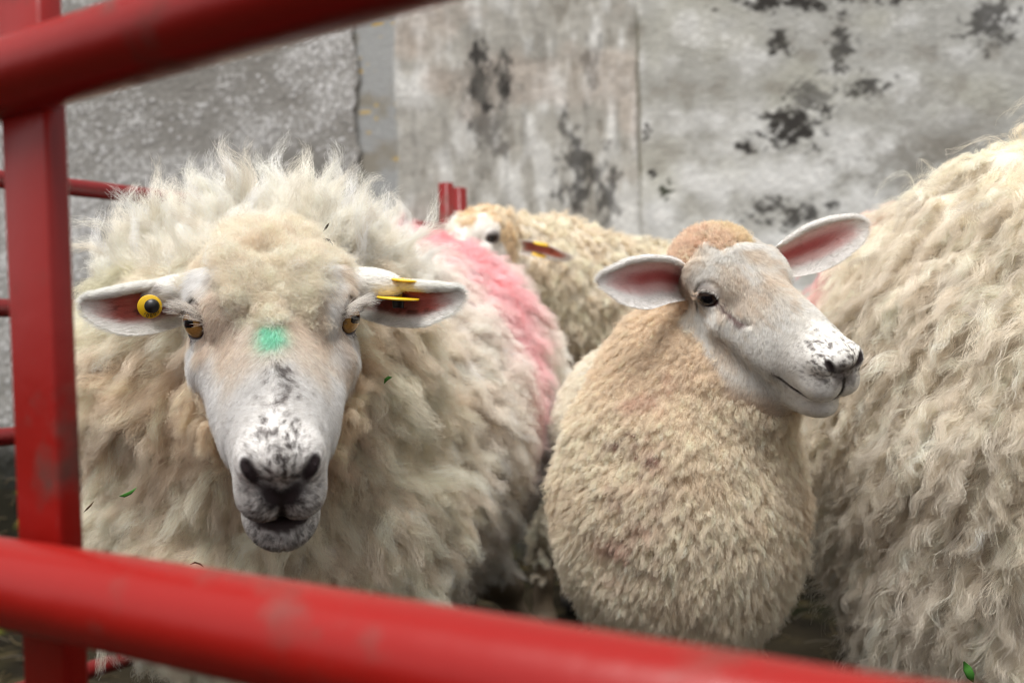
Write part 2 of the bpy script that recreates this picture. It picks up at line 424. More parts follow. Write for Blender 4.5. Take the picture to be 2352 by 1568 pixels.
def build_body(chains, head, lump, fine=.0021, coarse=.014, legs=()):
    kb = .045 if head.kind == 'lamb' else .09
    """chains: lists of (point, radius); returns V, Q, N"""
    pts = [p for ch in chains for p, r in ch] + [p for l in legs for p, r in l]
    rs = max(r for ch in chains for p, r in ch)
    lo = np.min(pts, 0); hi = np.max(pts, 0)
    for ch in chains:
        for p, r in ch:
            lo = np.minimum(lo, np.array(p) - r - .05); hi = np.maximum(hi, np.array(p) + r + .05)
    lo[2] = -.02
    fine *= RES * head.s; coarse *= RES
    corners = np.array([[x, y, z] for x in (-.075, .075) for y in (-.12, .175) for z in (-.12, .035)])
    hb = head.wld(corners); flo, fhi = hb.min(0) - .004, hb.max(0) + .004
    lo = np.minimum(lo, flo - .02); hi = np.maximum(hi, fhi + .02)
    ax = [adaptive_axis(lo[k], hi[k], flo[k], fhi[k], coarse, fine) for k in range(3)]
    shape = tuple(len(a) for a in ax)
    vals = np.empty(shape, F32)
    # slab by slab to keep the memory small
    YZ = np.stack(np.meshgrid(ax[1], ax[2], indexing='ij'), -1).reshape(-1, 2)
    nrmF = head.R[:, 1]
    for i, x in enumerate(ax[0]):
        p = np.concatenate([np.full((len(YZ), 1), x), YZ], 1).astype(F32)
        d = np.full(len(p), 9, F32)
        for ch in chains:
            for (a, ra), (b, rb) in zip(ch[:-1], ch[1:]):
                d = smin(d, cone(p, a, b, ra, rb), kb)
        for l in legs:
            for (a, ra), (b, rb) in zip(l[:-1], l[1:]):
                d = smin(d, cone(p, a, b, ra, rb), .03)
        near = np.abs(d) < .05
        if lump and near.any():
            pn = p[near]; d[near] += lump(pn)
        q = head.loc(p)
        m = np.linalg.norm(q - np.array([0, .02, -.03], F32), axis=1) < .24
        if m.any():
            hd = head_sdf(q[m], head.kind) * head.s
            if head.cap: qq = q[m]; hd = hd - head.cap * (.55 + .45 * vn(qq, .020, 71) + .35 * vn(qq, .011, 72)) * (1 - sst(qq[:, 1], -.015, .022)) * sst(qq[:, 2], -.05, .0) * (1 - sst(np.abs(qq[:, 0]), .030, .052))
            d[m] = smin(d[m], hd, .012)
        vals[i] = d.reshape(shape[1:])
    return surface_nets(vals, *ax)

def sample(V, Q, N, w, n, rng):
    """n random surface points, probability = area * mean vertex weight w"""
    T = np.concatenate([Q[:, [0, 1, 2]], Q[:, [0, 2, 3]]])
    A = np.linalg.norm(np.cross(V[T[:, 1]] - V[T[:, 0]], V[T[:, 2]] - V[T[:, 0]]), axis=1) * w[T].mean(1)
    c = np.cumsum(A); t = np.searchsorted(c, rng.random(n) * c[-1]); t = np.minimum(t, len(T) - 1)
    a, b = rng.random(n), rng.random(n); m = a + b > 1; a[m] = 1 - a[m]; b[m] = 1 - b[m]
    T = T[t]; k = (1 - a - b)[:, None], a[:, None], b[:, None]
    return sum(k[j] * V[T[:, j]] for j in range(3)), unit(sum(k[j] * N[T[:, j]] for j in range(3))), T, k

def view_weight(Pw, N):
    """fewer strands where the photograph's surroundings never show the coat (far sides, out of frame)"""
    d = CAM - Pw; f = np.einsum('ij,ij->i', unit(d), N)
    w = .12 + .88 * sst(f, -.45, -.1)
    z = -d @ _f; u = CX + FPX * (-d @ _r) / np.maximum(z, .05); v = CY + FPX * (d @ _u) / np.maximum(z, .05)
    out = np.maximum(np.maximum(-u, u - 2352), np.maximum(-v, v - 1568))
    return w * (1 - .65 * sst(out, 350, 900))

def grow(p, n, L, d0, droop, bend, S, rng, amp=0, freq=2.0):
    """guide curves (k, S, 3)"""
    k = len(p); t = np.linspace(0, 1, S)
    b = np.clip(np.broadcast_to(bend, (k,)), 0, 1)[:, None, None] * t[None, :, None]
    D_ = unit(d0[:, None, :] * (1 - b) + droop[:, None, :] * b)
    st = D_ * (L / (S - 1))[:, None, None]
    g = np.concatenate([np.zeros((k, 1, 3)), np.cumsum(st[:, :-1], 1)], 1) + p[:, None, :]
    if np.any(amp):
        a = unit(np.cross(d0, rng.normal(size=(k, 3)))); b2 = np.cross(d0, a)
        ph = rng.random((k, 2)) * 6.283; fr = np.broadcast_to(freq, (k,)) * rng.uniform(.7, 1.3, k)
        env = (t**.8)[None]
        w = 2 * math.pi * fr[:, None] * t[None]
        am = np.broadcast_to(amp, (k,))[:, None]
        g += (am * env * np.sin(w + ph[:, :1]))[..., None] * a[:, None] + (am * env * np.sin(w * 1.13 + ph[:, 1:]) * .8)[..., None] * b2[:, None]
    return g

def locks(p, n, L, R, d0, droop, bend, per, rng, S=9, amp=.003, freq=2.0, frizz=.002, tip=.25, gam=1.0, radius=.00016, sink=.006, lenvar=.35):
    """wool locks: every lock is a guide with strands round it, drawn together at the tip"""
    k = len(p); G = grow(p - n * sink, n, L, d0, droop, bend, S, rng, amp, freq)
    idx = np.repeat(np.arange(k), per); m = len(idx)
    a = unit(np.cross(n, rng.normal(size=(k, 3)))); b = np.cross(n, a)
    th = rng.random(m) * 6.283; rr = np.sqrt(rng.random(m)) * R[idx]
    off = a[idx] * (np.cos(th) * rr)[:, None] + b[idx] * (np.sin(th) * rr)[:, None]
    ln = 1 - lenvar * rng.random(m)**1.5
    t = np.linspace(0, 1, S)[None] * ln[:, None]
    f = t * (S - 1); i0 = np.minimum(f.astype(int), S - 2); fr = (f - i0)[..., None]
    g = G[idx]; ar = np.arange(m)[:, None]
    pts = g[ar, i0] * (1 - fr) + g[ar, i0 + 1] * fr
    tp = (1 - t)**gam * (1 - tip) + tip
    pts += off[:, None] * tp[..., None]
    fz = np.broadcast_to(frizz, (k,))[idx][:, None, None] if np.ndim(frizz) else frizz
    w1 = rng.uniform(3, 8, (m, 1, 3)); w2 = rng.uniform(8, 18, (m, 1, 3))
    pts += fz * (t[..., None]**.7) * (np.sin(w1 * t[..., None] * 1.5 + rng.random((m, 1, 3)) * 6.28) + .5 * np.sin(w2 * t[..., None] + rng.random((m, 1, 3)) * 6.28))
    rad = radius * np.linspace(1, .35, S)[None] * rng.uniform(.7, 1.25, (m, 1))
    return pts, rad, idx

def vary(c, rng, idx=None, lock=.10, strand=.06):
    k = (1 + lock * rng.normal(size=idx.max() + 1))[idx] if idx is not None else 1
    return np.clip(c * (k * (1 + strand * rng.normal(size=len(c))))[:, None], .01, .93)

def surf_hair(name, parent, V, Q, N, w, n, L, flow, lift, colf, mat, seed, S=5, radius=.00013, jitter=.25, curve=.35):
    rng = np.random.default_rng(seed); n = int(n * FUR)
    p, nn, T, k = sample(V, Q, N, w, n, rng)
    fl = flow(p) if callable(flow) else flow; fl = fl + jitter * rng.normal(size=fl.shape) * .6; fl = unit(fl - np.einsum('ij,ij->i', fl, nn)[:, None] * nn)
    lf = lift(p) if callable(lift) else lift
    lf = np.broadcast_to(lf, (n,))[:, None]
    d0 = unit(nn * lf + fl * (1 - lf)); Ls = (L(p) if callable(L) else np.full(n, L)) * rng.uniform(.65, 1.25, n)
    g = grow(p - nn * .0006, nn, Ls, d0, unit(fl - .05 * nn), curve, S, rng, Ls * .04, 1.0)
    col = colf(p, T, k); col = np.clip(col * (1 + .16 * rng.normal(size=(n, 1))), .005, .95)
    rad = radius * np.linspace(1, .3, S)[None] * rng.uniform(.7, 1.2, (n, 1))
    return curves_np(name, g, rad, mat, parent, col)

def uv_ball(c, r, nu=48, nv=32, R=None, sq=(1, 1, 1)):
    th = np.linspace(0, math.pi, nv + 1); ph = np.linspace(0, 2 * math.pi, nu, endpoint=False)
    V = np.stack([np.outer(np.sin(th), np.cos(ph)), np.outer(np.sin(th), np.sin(ph)), np.outer(np.cos(th), np.ones(nu))], -1).reshape(-1, 3)
    V = V * np.array(sq) * r
    if R is not None: V = V @ R.T
    i = np.arange(nv)[:, None] * nu; j = np.arange(nu)[None]; j2 = (j + 1) % nu
    Q = np.stack([i + j, i + nu + j, i + nu + j2, i + j2], -1).reshape(-1, 4)
    return V + np.array(c), Q

MAT_EYE = {}
def eye_mat(kind):
    """wet eyeball: procedural iris with a horizontal bar pupil, in the eye's own coordinates (z out)"""
    if kind in MAT_EYE: return MAT_EYE[kind]
    m, n, out = mat_new('eyeball_' + kind)
    tc = N_(n, 'ShaderNodeTexCoord'); sp = N_(n, 'ShaderNodeSeparateXYZ'); n.links.new(tc.outputs['Object'], sp.inputs[0])
    def math_(op, a, b=None, c=None):
        x = N_(n, 'ShaderNodeMath', operation=op)
        for i, v in enumerate((a, b, c)):
            if v is None: continue
            if isinstance(v, (int, float)): x.inputs[i].default_value = v
            else: n.links.new(v, x.inputs[i])
        return x.outputs[0]
    X, Y = sp.outputs[0], sp.outputs[1]
    r = math_('SQRT', math_('ADD', math_('MULTIPLY', X, X), math_('MULTIPLY', Y, Y)))
    pw, ph = (.0066, .0034) if kind == 'ewe' else (.0058, .0042)
    ax = math_('DIVIDE', X, pw); ay = math_('DIVIDE', math_('SUBTRACT', Y, .0008 if kind == 'ewe' else .0), ph)
    pr = math_('ADD', math_('POWER', math_('ABSOLUTE', ax), 4.0), math_('POWER', math_('ABSOLUTE', ay), 4.0))
    pup = N_(n, 'ShaderNodeMapRange'); pup.inputs['From Min'].default_value = .8; pup.inputs['From Max'].default_value = 1.25; n.links.new(pr, pup.inputs['Value'])
    no = N_(n, 'ShaderNodeTexNoise'); no.inputs['Scale'].default_value = 500; n.links.new(tc.outputs['Object'], no.inputs['Vector'])
    ir = N_(n, 'ShaderNodeMixRGB')
    a, b = ((.62, .36, .10), (.30, .15, .05)) if kind == 'ewe' else ((.045, .022, .012), (.02, .010, .007))
    ir.inputs[1].default_value = (*a, 1); ir.inputs[2].default_value = (*b, 1); n.links.new(no.outputs[0], ir.inputs[0])
    rim = N_(n, 'ShaderNodeMapRange'); rim.inputs['From Min'].default_value = .0112; rim.inputs['From Max'].default_value = .0128; n.links.new(r, rim.inputs['Value'])
    c1 = N_(n, 'ShaderNodeMixRGB'); n.links.new(pup.outputs[0], c1.inputs[0]); c1.inputs[1].default_value = (.004, .004, .006, 1); n.links.new(ir.outputs[0], c1.inputs[2])
    c2 = N_(n, 'ShaderNodeMixRGB'); n.links.new(rim.outputs[0], c2.inputs[0]); n.links.new(c1.outputs[0], c2.inputs[1]); c2.inputs[2].default_value = (.05, .025, .02, 1)
    bs = N_(n, 'ShaderNodeBsdfPrincipled'); bs.inputs['Roughness'].default_value = .2; bs.inputs['Specular IOR Level'].default_value = .35; bs.inputs['Coat Weight'].default_value = .5 if kind == 'ewe' else .15; bs.inputs['Coat Roughness'].default_value = .03
    n.links.new(c2.outputs[0], bs.inputs['Base Color']); n.links.new(bs.outputs[0], out.inputs[0])
    MAT_EYE[kind] = m; return m

def eyeballs(parent, head, kind, sides=(1, -1)):
    for sx in sides:
        c = head.wld(np.array([EYE_C[0] * sx, EYE_C[1], EYE_C[2]])); o = unit(np.array([EYE_O[0] * sx, EYE_O[1], EYE_O[2]]))
        ow = unit(head.vec(o) + np.array([0, 0, .10 if kind == 'ewe' else .0])); axw = head.vec(unit(np.cross(o, [0, 0, 1.]))); upw = np.cross(ow, axw)
        V, Q = uv_ball((0, 0, 0), EYE_R * head.s)
        me = bpy.data.meshes.new('eyeball'); me.from_pydata(V.tolist(), [], Q.tolist()); me.polygons.foreach_set('use_smooth', np.ones(len(Q), bool))
        me.materials.append(eye_mat(kind)); o_ = link(bpy.data.objects.new('eyeball', me), parent)
        Mx = Matrix.Identity(4); cl = c - base_of(parent)
        # turn the bar pupil level with the ground
        hx = unit(np.cross(np.array([0, 0, 1.]), ow)); hy = np.cross(ow, hx)
        for i in range(3): Mx[i][0], Mx[i][1], Mx[i][2], Mx[i][3] = hx[i], hy[i], ow[i], cl[i]
        o_.matrix_local = Mx

def lashes(parent, head, kind, seed):
    rng = np.random.default_rng(seed); allp, allc, allr = [], [], []
    for sx in (1, -1):
        o = unit(np.array(EYE_O)); ax = unit(np.cross([0, 0, 1.], o)); up = np.cross(o, ax); f = np.array([sx, 1, 1])
        def add(n, a0, a1, ro, ru, out, d0, dr0, L0, L1, white, rad):
            a = rng.uniform(a0, a1, n); e = np.array(EYE_C) + o * out
            p = e + np.outer(np.cos(a) * ro, ax) + np.outer(np.sin(a) * ru, up) + .0006 * rng.normal(size=(n, 3))
            d = unit(o * d0[0] + np.outer(np.cos(a) * d0[1], ax) + up * d0[2] + .13 * rng.normal(size=(n, 3)))
            dr = unit(np.array(dr0) + .12 * rng.normal(size=(n, 3)))
            g = grow(head.wld(p * f), None, rng.uniform(L0, L1, n) * head.s, head.vec(d * f), head.vec(dr * f), .6, 6, rng)
            allp.append(g); allc.append(np.where(rng.random((n, 1)) < white, [[.88, .84, .78]], [[.10, .07, .06]])); allr.append(np.full(n, rad))
        add(60, .3, math.pi - .3, .0125, .0085, .0105, (1, .4, .6), (.8, .1, .5), .003, .006, .1, .00010)           # short dark lashes
        if kind == 'ewe':
            add(420, .5, math.pi - .1, .0140, .0125, .0085, (.7, .1, .55), (1.0, -.25, -.10), .010, .019, .85, .00014)    # pale brow tuft
        else:
            add(110, .4, math.pi - .3, .0130, .0100, .0095, (1, .3, .35), (.7, .1, -.35), .005, .010, .75, .00010)
    g = np.concatenate(allp); r = np.concatenate(allr)[:, None] * np.linspace(1, .3, 6)[None]
    return curves_np('eyelashes', g, r, MAT_LASH, parent, np.concatenate(allc))

def leg(top, foot, r0=.055, r1=.021, hind=False):
    t = np.array(top, float); f = np.array(foot, float)
    mid = t * .45 + f * .55 + np.array([0, (.05 if hind else -.01), 0])
    low = f + np.array([0, 0.0, .045])
    return [(t, r0), (mid, r1 + .008), (low, r1), (f + np.array([0, -.012, .022]), r1 + .006)]

DOWN = np.array([0, 0, -1.0])
def wool(name, parent, body, wmask, n, per, Lf, Rf, dirf, droopf, bend, colf, seed, **kw):
    V, Q, N = body; rng = np.random.default_rng(seed); n = int(n * FUR)
    w = wmask * view_weight(V, N)
    p, nn, T, k = sample(V, Q, N, w, n, rng)
    L = (Lf(p, nn) if callable(Lf) else np.full(n, Lf)) * rng.uniform(.7, 1.3, n)
    R = (Rf(p, nn) if callable(Rf) else np.full(n, Rf)) * rng.uniform(.7, 1.3, n)
    d0 = unit(dirf(p, nn) + kw.pop('scatter', .15) * rng.normal(size=(n, 3)))
    dr = unit(droopf(p, nn) + .1 * rng.normal(size=(n, 3)))
    kk = {a: (b(p) if callable(b) else b) for a, b in kw.items()}
    pts, rad, idx = locks(p, nn, L, R, d0, dr, bend, per, rng, **kk)
    c = vary(colf(p)[idx], rng, idx)
    return curves_np(name, pts, rad, MAT_WOOL, parent, c)

def tan_(v, n): return unit(v - np.einsum('ij,ij->i', v, n)[:, None] * n)

def make_sheep(name, label, group, base, chains, legs, head, lump, fine, wool_col, face_fn, coarse=.014):
    root = empty(name, tuple(base)); tag(root, label, 'sheep', group)
    V, Q = build_body(chains, head, lump, fine=fine, coarse=coarse, legs=legs)
    N = vnormals(V, Q)
    q = head.loc(V); inhead = np.linalg.norm(q - np.array([0, .03, -.03]), axis=1) < .2
    face = np.zeros(len(V), F32); face[inhead] = face_fn(q[inhead])
    c = wool_col(V) * np.array((.62, .56, .50)) if head.kind == 'lamb' else wool_col(V) * .70  # base under the wool: shade between fibres put into colour, lamb's with skin tan
    fc = face_color(q[inhead], head.kind)
    c[inhead] = c[inhead] * (1 - face[inhead, None]) + fc * face[inhead, None]
    # bare legs and hooves
    lw = 1 - sst(V[:, 2], .16, .24); c = mixc(c, (.16, .12, .08), lw); c = mixc(c, (.05, .045, .04), 1 - sst(V[:, 2], .03, .045))
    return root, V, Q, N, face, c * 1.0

def finish_body(root, V, Q, c, ears, ear_cols):
    """one continuous skin: trunk, neck, head, legs and the ears that grow out of it"""
    Vs, Qs, Cs, o = [V], [Q], [c], len(V)
    for E, ec in zip(ears, ear_cols):
        Vs.append(E['V']); Qs.append(E['Q'] + o); Cs.append(ec); o += len(E['V'])
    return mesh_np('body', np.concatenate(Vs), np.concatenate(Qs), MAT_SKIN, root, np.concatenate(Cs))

def head_hair(root, head, V, Q, N, face, n, L, seed, radius=.00014):
    """short hair over the bare face, lying towards the nose and the cheeks"""
    q = head.loc(V)
    de = np.minimum(np.linalg.norm(q - np.array(EYE_C), axis=1), np.linalg.norm(q * [-1, 1, 1] - np.array(EYE_C), axis=1))
    s = np.stack([np.abs(q[:, 0]), q[:, 1], q[:, 2]], 1)
    dn, _ = seg_dist(s, HEAD_DARK)
    mz = q[:, 2] - (-.0625 - .2 * (q[:, 1] - .15)) + .003 * sst(s[:, 0], .012, .036); kk = 1.5 if head.kind == 'ewe' else .75
    w = face * sst(de, EYE_R + .0022, EYE_R + .0042) * sst(dn, .0055, .0085) * view_weight(V, N)
    w = w * (1 - (1 - sst(np.abs(mz + .001), .003 * kk, .006 * kk)) * sst(q[:, 1], .09, .10)) * (1 - (1 - sst(s[:, 0], .0015, .003)) * sst(q[:, 1], .15, .156) * sst(-q[:, 2], .03, .034))
    EV = np.array(EYE_C)
    def flow(p):
        a = head.loc(p); x, y, z = a.T
        f = np.stack([np.tanh(x / .012) * .55 + 9 * x, 1.0 - 1.3 * sst(y, .07, .14), np.full(len(x), -.35)], 1)
        for sx in (1, -1):
            r = a - EV * [sx, 1, 1]; dr = np.linalg.norm(r, axis=1, keepdims=True); f = f + r / dr * 6 * (1 - sst(dr, .015, .026))
        r = np.stack([x, y - .15, z + .03], 1); nz = sst(y, .125, .145)[:, None]; f = f * (1 - nz) + nz * unit(r) * 1.5
        return head.vec(f + .35 * np.stack([vn(a, .02, 5), vn(a, .02, 6), vn(a, .02, 7)], 1))
    def Lf(p):
        a = head.loc(p); l = L * (1 - .74 * sst(a[:, 1], .06, .135) + .5 * sst(-a[:, 1], .0, .04)) * head.s
        b = np.abs(a[:, 0]); e = np.linalg.norm(np.stack([b, a[:, 1], a[:, 2]], 1) - EV, axis=1)
        return l * (.35 + .65 * sst(e, .016, .030))
    def cf(p, T, k): return face_color(head.loc(p), head.kind)
    return surf_hair('face_hair', root, V, Q, N, w, n, Lf, flow, .32, cf, MAT_FACE, seed, radius=radius)

def ear_hair(root, E, col, n, L, seed, radius=.00013):
    tip = E['C'][-1] - E['C'][0]
    w = np.where(E['inner'], .25 + .75 * sst(np.abs(E['W']), .5, .95), 1.0); w[-1] = 0
    w = w * sst(E['S'], .0, .05)
    def cf(p, T, k): return np.clip(sum(k[j] * col[T[:, j]] for j in range(3)) * 1.0 + .03, 0, .9)
    return surf_hair('ear_hair', root, E['V'], E['Q'], E['N'], w, n, L, lambda p: np.tile(unit(tip), (len(p), 1)), .25, cf, MAT_FACE, seed, radius=radius, jitter=.3)

# ================================================================== the big ewe that looks at the camera
def ewe():
    hd = Head(CAM + D(-.199, -.026, .83), D(.221, .54, -.812), D(.105, -.841, -.531), 1.148, 'ewe', .865); hd.cap = .011
    ch = [[(P(690, 1200, 1.12), .15), (P(790, 1000, 1.33), .228), (P(915, 905, 1.62), .243), (P(940, 930, 1.92), .20)],
          [(P(600, 1250, 1.09), .13), (P(565, 840, 1.07), .095), (P(640, 745, 1.01), .052)],
          [(P(565, 800, 1.06), .10), (P(680, 790, 1.06), .10), (P(740, 1180, 1.13), .12)],
          [(P(420, 1130, 1.08), .085), (P(435, 830, 1.07), .075), (P(570, 740, 1.04), .042), (P(715, 740, 1.05), .044)]]
    lg = [leg(P(560, 1400, 1.12), (-.30, 1.08, 0)), leg(P(800, 1400, 1.15), (-.14, 1.16, 0)),
          leg(P(820, 1150, 1.85), (-.25, 1.95, 0), .09, hind=True), leg(P(1020, 1150, 1.85), (.03, 2.0, 0), .09, hind=True)]
    def lump(p): return .016 * vn(p, .055, 4) + .007 * vn(p, .026, 8)
    def face_fn(q):
        x, y, z = q.T; s = np.abs(x)
        b = .028 - .066 * sst(s, .018, .050) - .012 * sst(-z, -.01, .04) + .010 * vn(q, .016, 31)
        f = sst(y, b - .004, b + .004) * sst(y + .35 * (z + .13), -.01, .0) * (1 - sst(np.linalg.norm(q - np.array([0, .04, -.05]), axis=1), .13, .14))
        f *= sst(z, -.125, -.115) 
        jaw = sst(y - .022 + .5 * (z + .07), -.004, .004); f = f * np.where(z < -.07, jaw, 1)
        return f
    stripe = [P(900, 480, 1.75), P(1010, 540, 1.62), P(1120, 600, 1.50), P(1200, 690, 1.42), P(1260, 800, 1.38), P(1310, 900, 1.36)]
    green = P(250, 620, 1.0)
    hc = hd.wld((0, .02, -.05))
    def col(p):
        c = np.tile(np.array((.95, .845, .71), F32), (len(p), 1))
        a = fbm(p, .10, 50); b = vn(p, .03, 51)
        c = mixc(c, (.96, .90, .76), sst(a, -.1, .5)); c = mixc(c, (.85, .66, .46), .6 * sst(-a + .3 * b, .0, .6))
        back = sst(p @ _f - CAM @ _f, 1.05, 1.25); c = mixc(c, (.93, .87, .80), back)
        d, _ = seg_dist(p, stripe); m = np.exp(-(d / .095)**2)
        c = mixc(c, (.96, .54, .58), np.clip(m * 1.1, 0, .85) * sst(fbm(p, .05, 52) + .9, 0, .6))
        c = mixc(c, (.90, .24, .26), np.exp(-(d / .024)**2) * sst(vn(p, .03, 53), -.5, .4) * .92)
        g = np.exp(-(np.linalg.norm(p - green, axis=1) / .05)**2); c = mixc(c, (.74, .84, .64), .35 * g)
        dj = np.linalg.norm(hd.loc(p) - np.array([0, .03, -.09]), axis=1); c = mixc(c, (.66, .50, .34), .45 * (1 - sst(dj, .06, .12)))
        return c
    root, V, Q, N, face, c = make_sheep('sheep', 'shaggy cream ewe facing the camera, green dab on her forehead, yellow tags in both ears', 'sheep crowded in the red pen', (-.2, 1.4, 0), ch, lg, hd, lump, .0019, col, face_fn)
    # ears
    E1 = ear_surface([P(468, 676, .925), P(420, 696, .905), P(350, 711, .885), P(285, 718, .88), P(228, 712, .88), P(184, 696, .885)],
                     [.0150, .0200, .0220, .0205, .0145, .007], D(.05, -1, -.12), D(0, -.35, 1), [1.5, 1.35, 1.1, .9, .7, .5])
    E2 = ear_surface([P(780, 668, .925), P(835, 686, .90), P(905, 702, .885), P(965, 704, .88), P(1025, 691, .88), P(1067, 670, .885)],
                     [.014, .0180, .0190, .0185, .0130, .006], D(.0, -1, -.05), D(0, -.35, 1), [1.5, 1.35, 1.15, .95, .7, .5])
    L1 = ear_lobe(P(408, 664, .888), D(-1, .18, 0), D(0, -1, -.1), .030, .0125, .012); L2 = ear_lobe(P(842, 652, .885), D(1, .06, 0), D(0, -1, -.1), .033, .0140, .012)
    M1 = ear_rim(E1, 1, .22, .97, .0042); M2 = ear_rim(E2, 1, .22, .97, .0046)
    EE = (E1, E2, L1, L2, M1, M2); ec = [ear_color(E, (.52, .13, .10), (.90, .87, .83), .95, 60 + i) for i, E in enumerate(EE)]
    ec[2] = mixc(ec[2], (.25, .22, .21), .6 * sst(vn(L1['V'], .012, 3), .25, .6))
    finish_body(root, V, Q, c, EE, ec)
    eyeballs(root, hd, 'ewe')
    if FUR > 0:
        lashes(root, hd, 'ewe', 5)
        head_hair(root, hd, V, Q, N, face, 180000, .0115, 11)
        for i, E in enumerate(EE): ear_hair(root, E, ec[i], (11000, 11000, 5000, 5000, 5000, 5000)[i], .006, 20 + i)
        q = hd.loc(V); wl = (1 - face) * sst(V[:, 2], .15, .25)
        infront = np.linalg.norm(q - np.array([0, .0, -.03]), axis=1)
        cap = (1 - sst(infront, .10, .12)) * sst(q[:, 2], -.05, -.02)
        rear = sst((V - CAM) @ _f, 1.12, 1.30)
        crown = sst((V - P(600, 640, 1.0)) @ _u, -.01, .03) * (1 - rear) * (1 - cap)
        ruff = np.clip(1 - rear - crown - cap, 0, 1)
        B = (V, Q, N)
        def radial(p, n):
            r = tan_(p - hc, n); return r
        # forehead cap: dense soft curls
        wool('forehead_wool', root, B, wl * cap, 3200, 60, .020, .0075, lambda p, n: n * .9 + radial(p, n) * .3, lambda p, n: radial(p, n) * .6 + DOWN * .6 + n * .3, .8, lambda p: mixc(col(p), (.94, .84, .71), np.full(len(p), .4)), 31, amp=.0045, freq=1.2, frizz=.0032, tip=.60, S=9, radius=.00011, sink=.004, scatter=.5)
        ck = sum(np.exp(-(np.linalg.norm(q - np.array([sx * .058, yy, -.088]), axis=1) / .020)**2) for sx in (1, -1) for yy in (.01, .045)); ck[np.linalg.norm(q, axis=1) > .2] = 0
        wool('cheek_tuft', root, B, ck, 90, 90, .030, .0075, lambda p, n: n * .9 + DOWN * .3, lambda p, n: DOWN + n * .3, .6, lambda p: np.tile((.88, .74, .56), (len(p), 1)), 37, amp=.006, freq=1.3, frizz=.003, tip=.35, S=10, radius=.00012, sink=.003, scatter=.4)
        # crown: fluffy mass, then long wisps standing up and out
        pale = lambda p: mixc(col(p), (.97, .935, .86), np.full(len(p), .65))
        wool('crown_wool', root, B, wl * crown, 2600, 60, .036, .0115, lambda p, n: n * .55 + _u * .15 + radial(p, n) * .8, lambda p, n: radial(p, n) + DOWN * .15, .65, pale, 32, amp=.006, freq=1.1, frizz=.0048, tip=.60, gam=.9, S=10, radius=.00012, scatter=.36)
        wool('crown_wisp', root, B, wl * crown, 250, 90, .076, .0080, lambda p, n: n * .8 + _u * .35 + radial(p, n) * .5, lambda p, n: radial(p, n) + _u * .2, .5, pale, 35, amp=.010, freq=1.3, frizz=.0045, tip=.14, gam=.7, S=16, radius=.00011, scatter=.42, lenvar=.5)
        # ruff round the face and down the chest
        wool('ruff_wool', root, B, wl * ruff, 6500, 46, .030, .0085, lambda p, n: n * .6 + radial(p, n) * .5 + DOWN * .2, lambda p, n: radial(p, n) * .6 + DOWN * .9, .8, col, 33, amp=.004, freq=1.2, frizz=.0036, tip=.55, gam=.9, S=9, radius=.00012, scatter=.30)
        wool('ruff_lock', root, B, wl * ruff, 900, 90, .050, .0120, lambda p, n: n * .6 + radial(p, n) * .5 + DOWN * .25, lambda p, n: radial(p, n) * .5 + DOWN * 1.0, .85, col, 36, amp=.006, freq=1.0, frizz=.0036, tip=.30, gam=.8, S=12, radius=.00012, scatter=.25)
        bd = unit(D(.55, .9, .3))
        wool('fleece', root, B, wl * np.clip(rear, 0, 1), 9000, 32, .032, .0080, lambda p, n: n * .6 + bd * .6, lambda p, n: bd + DOWN * .5, .8, col, 34, amp=.004, freq=1.2, frizz=.0036, tip=.40, S=8, radius=.00016, scatter=.28)
    return root, hd, (E1, E2)

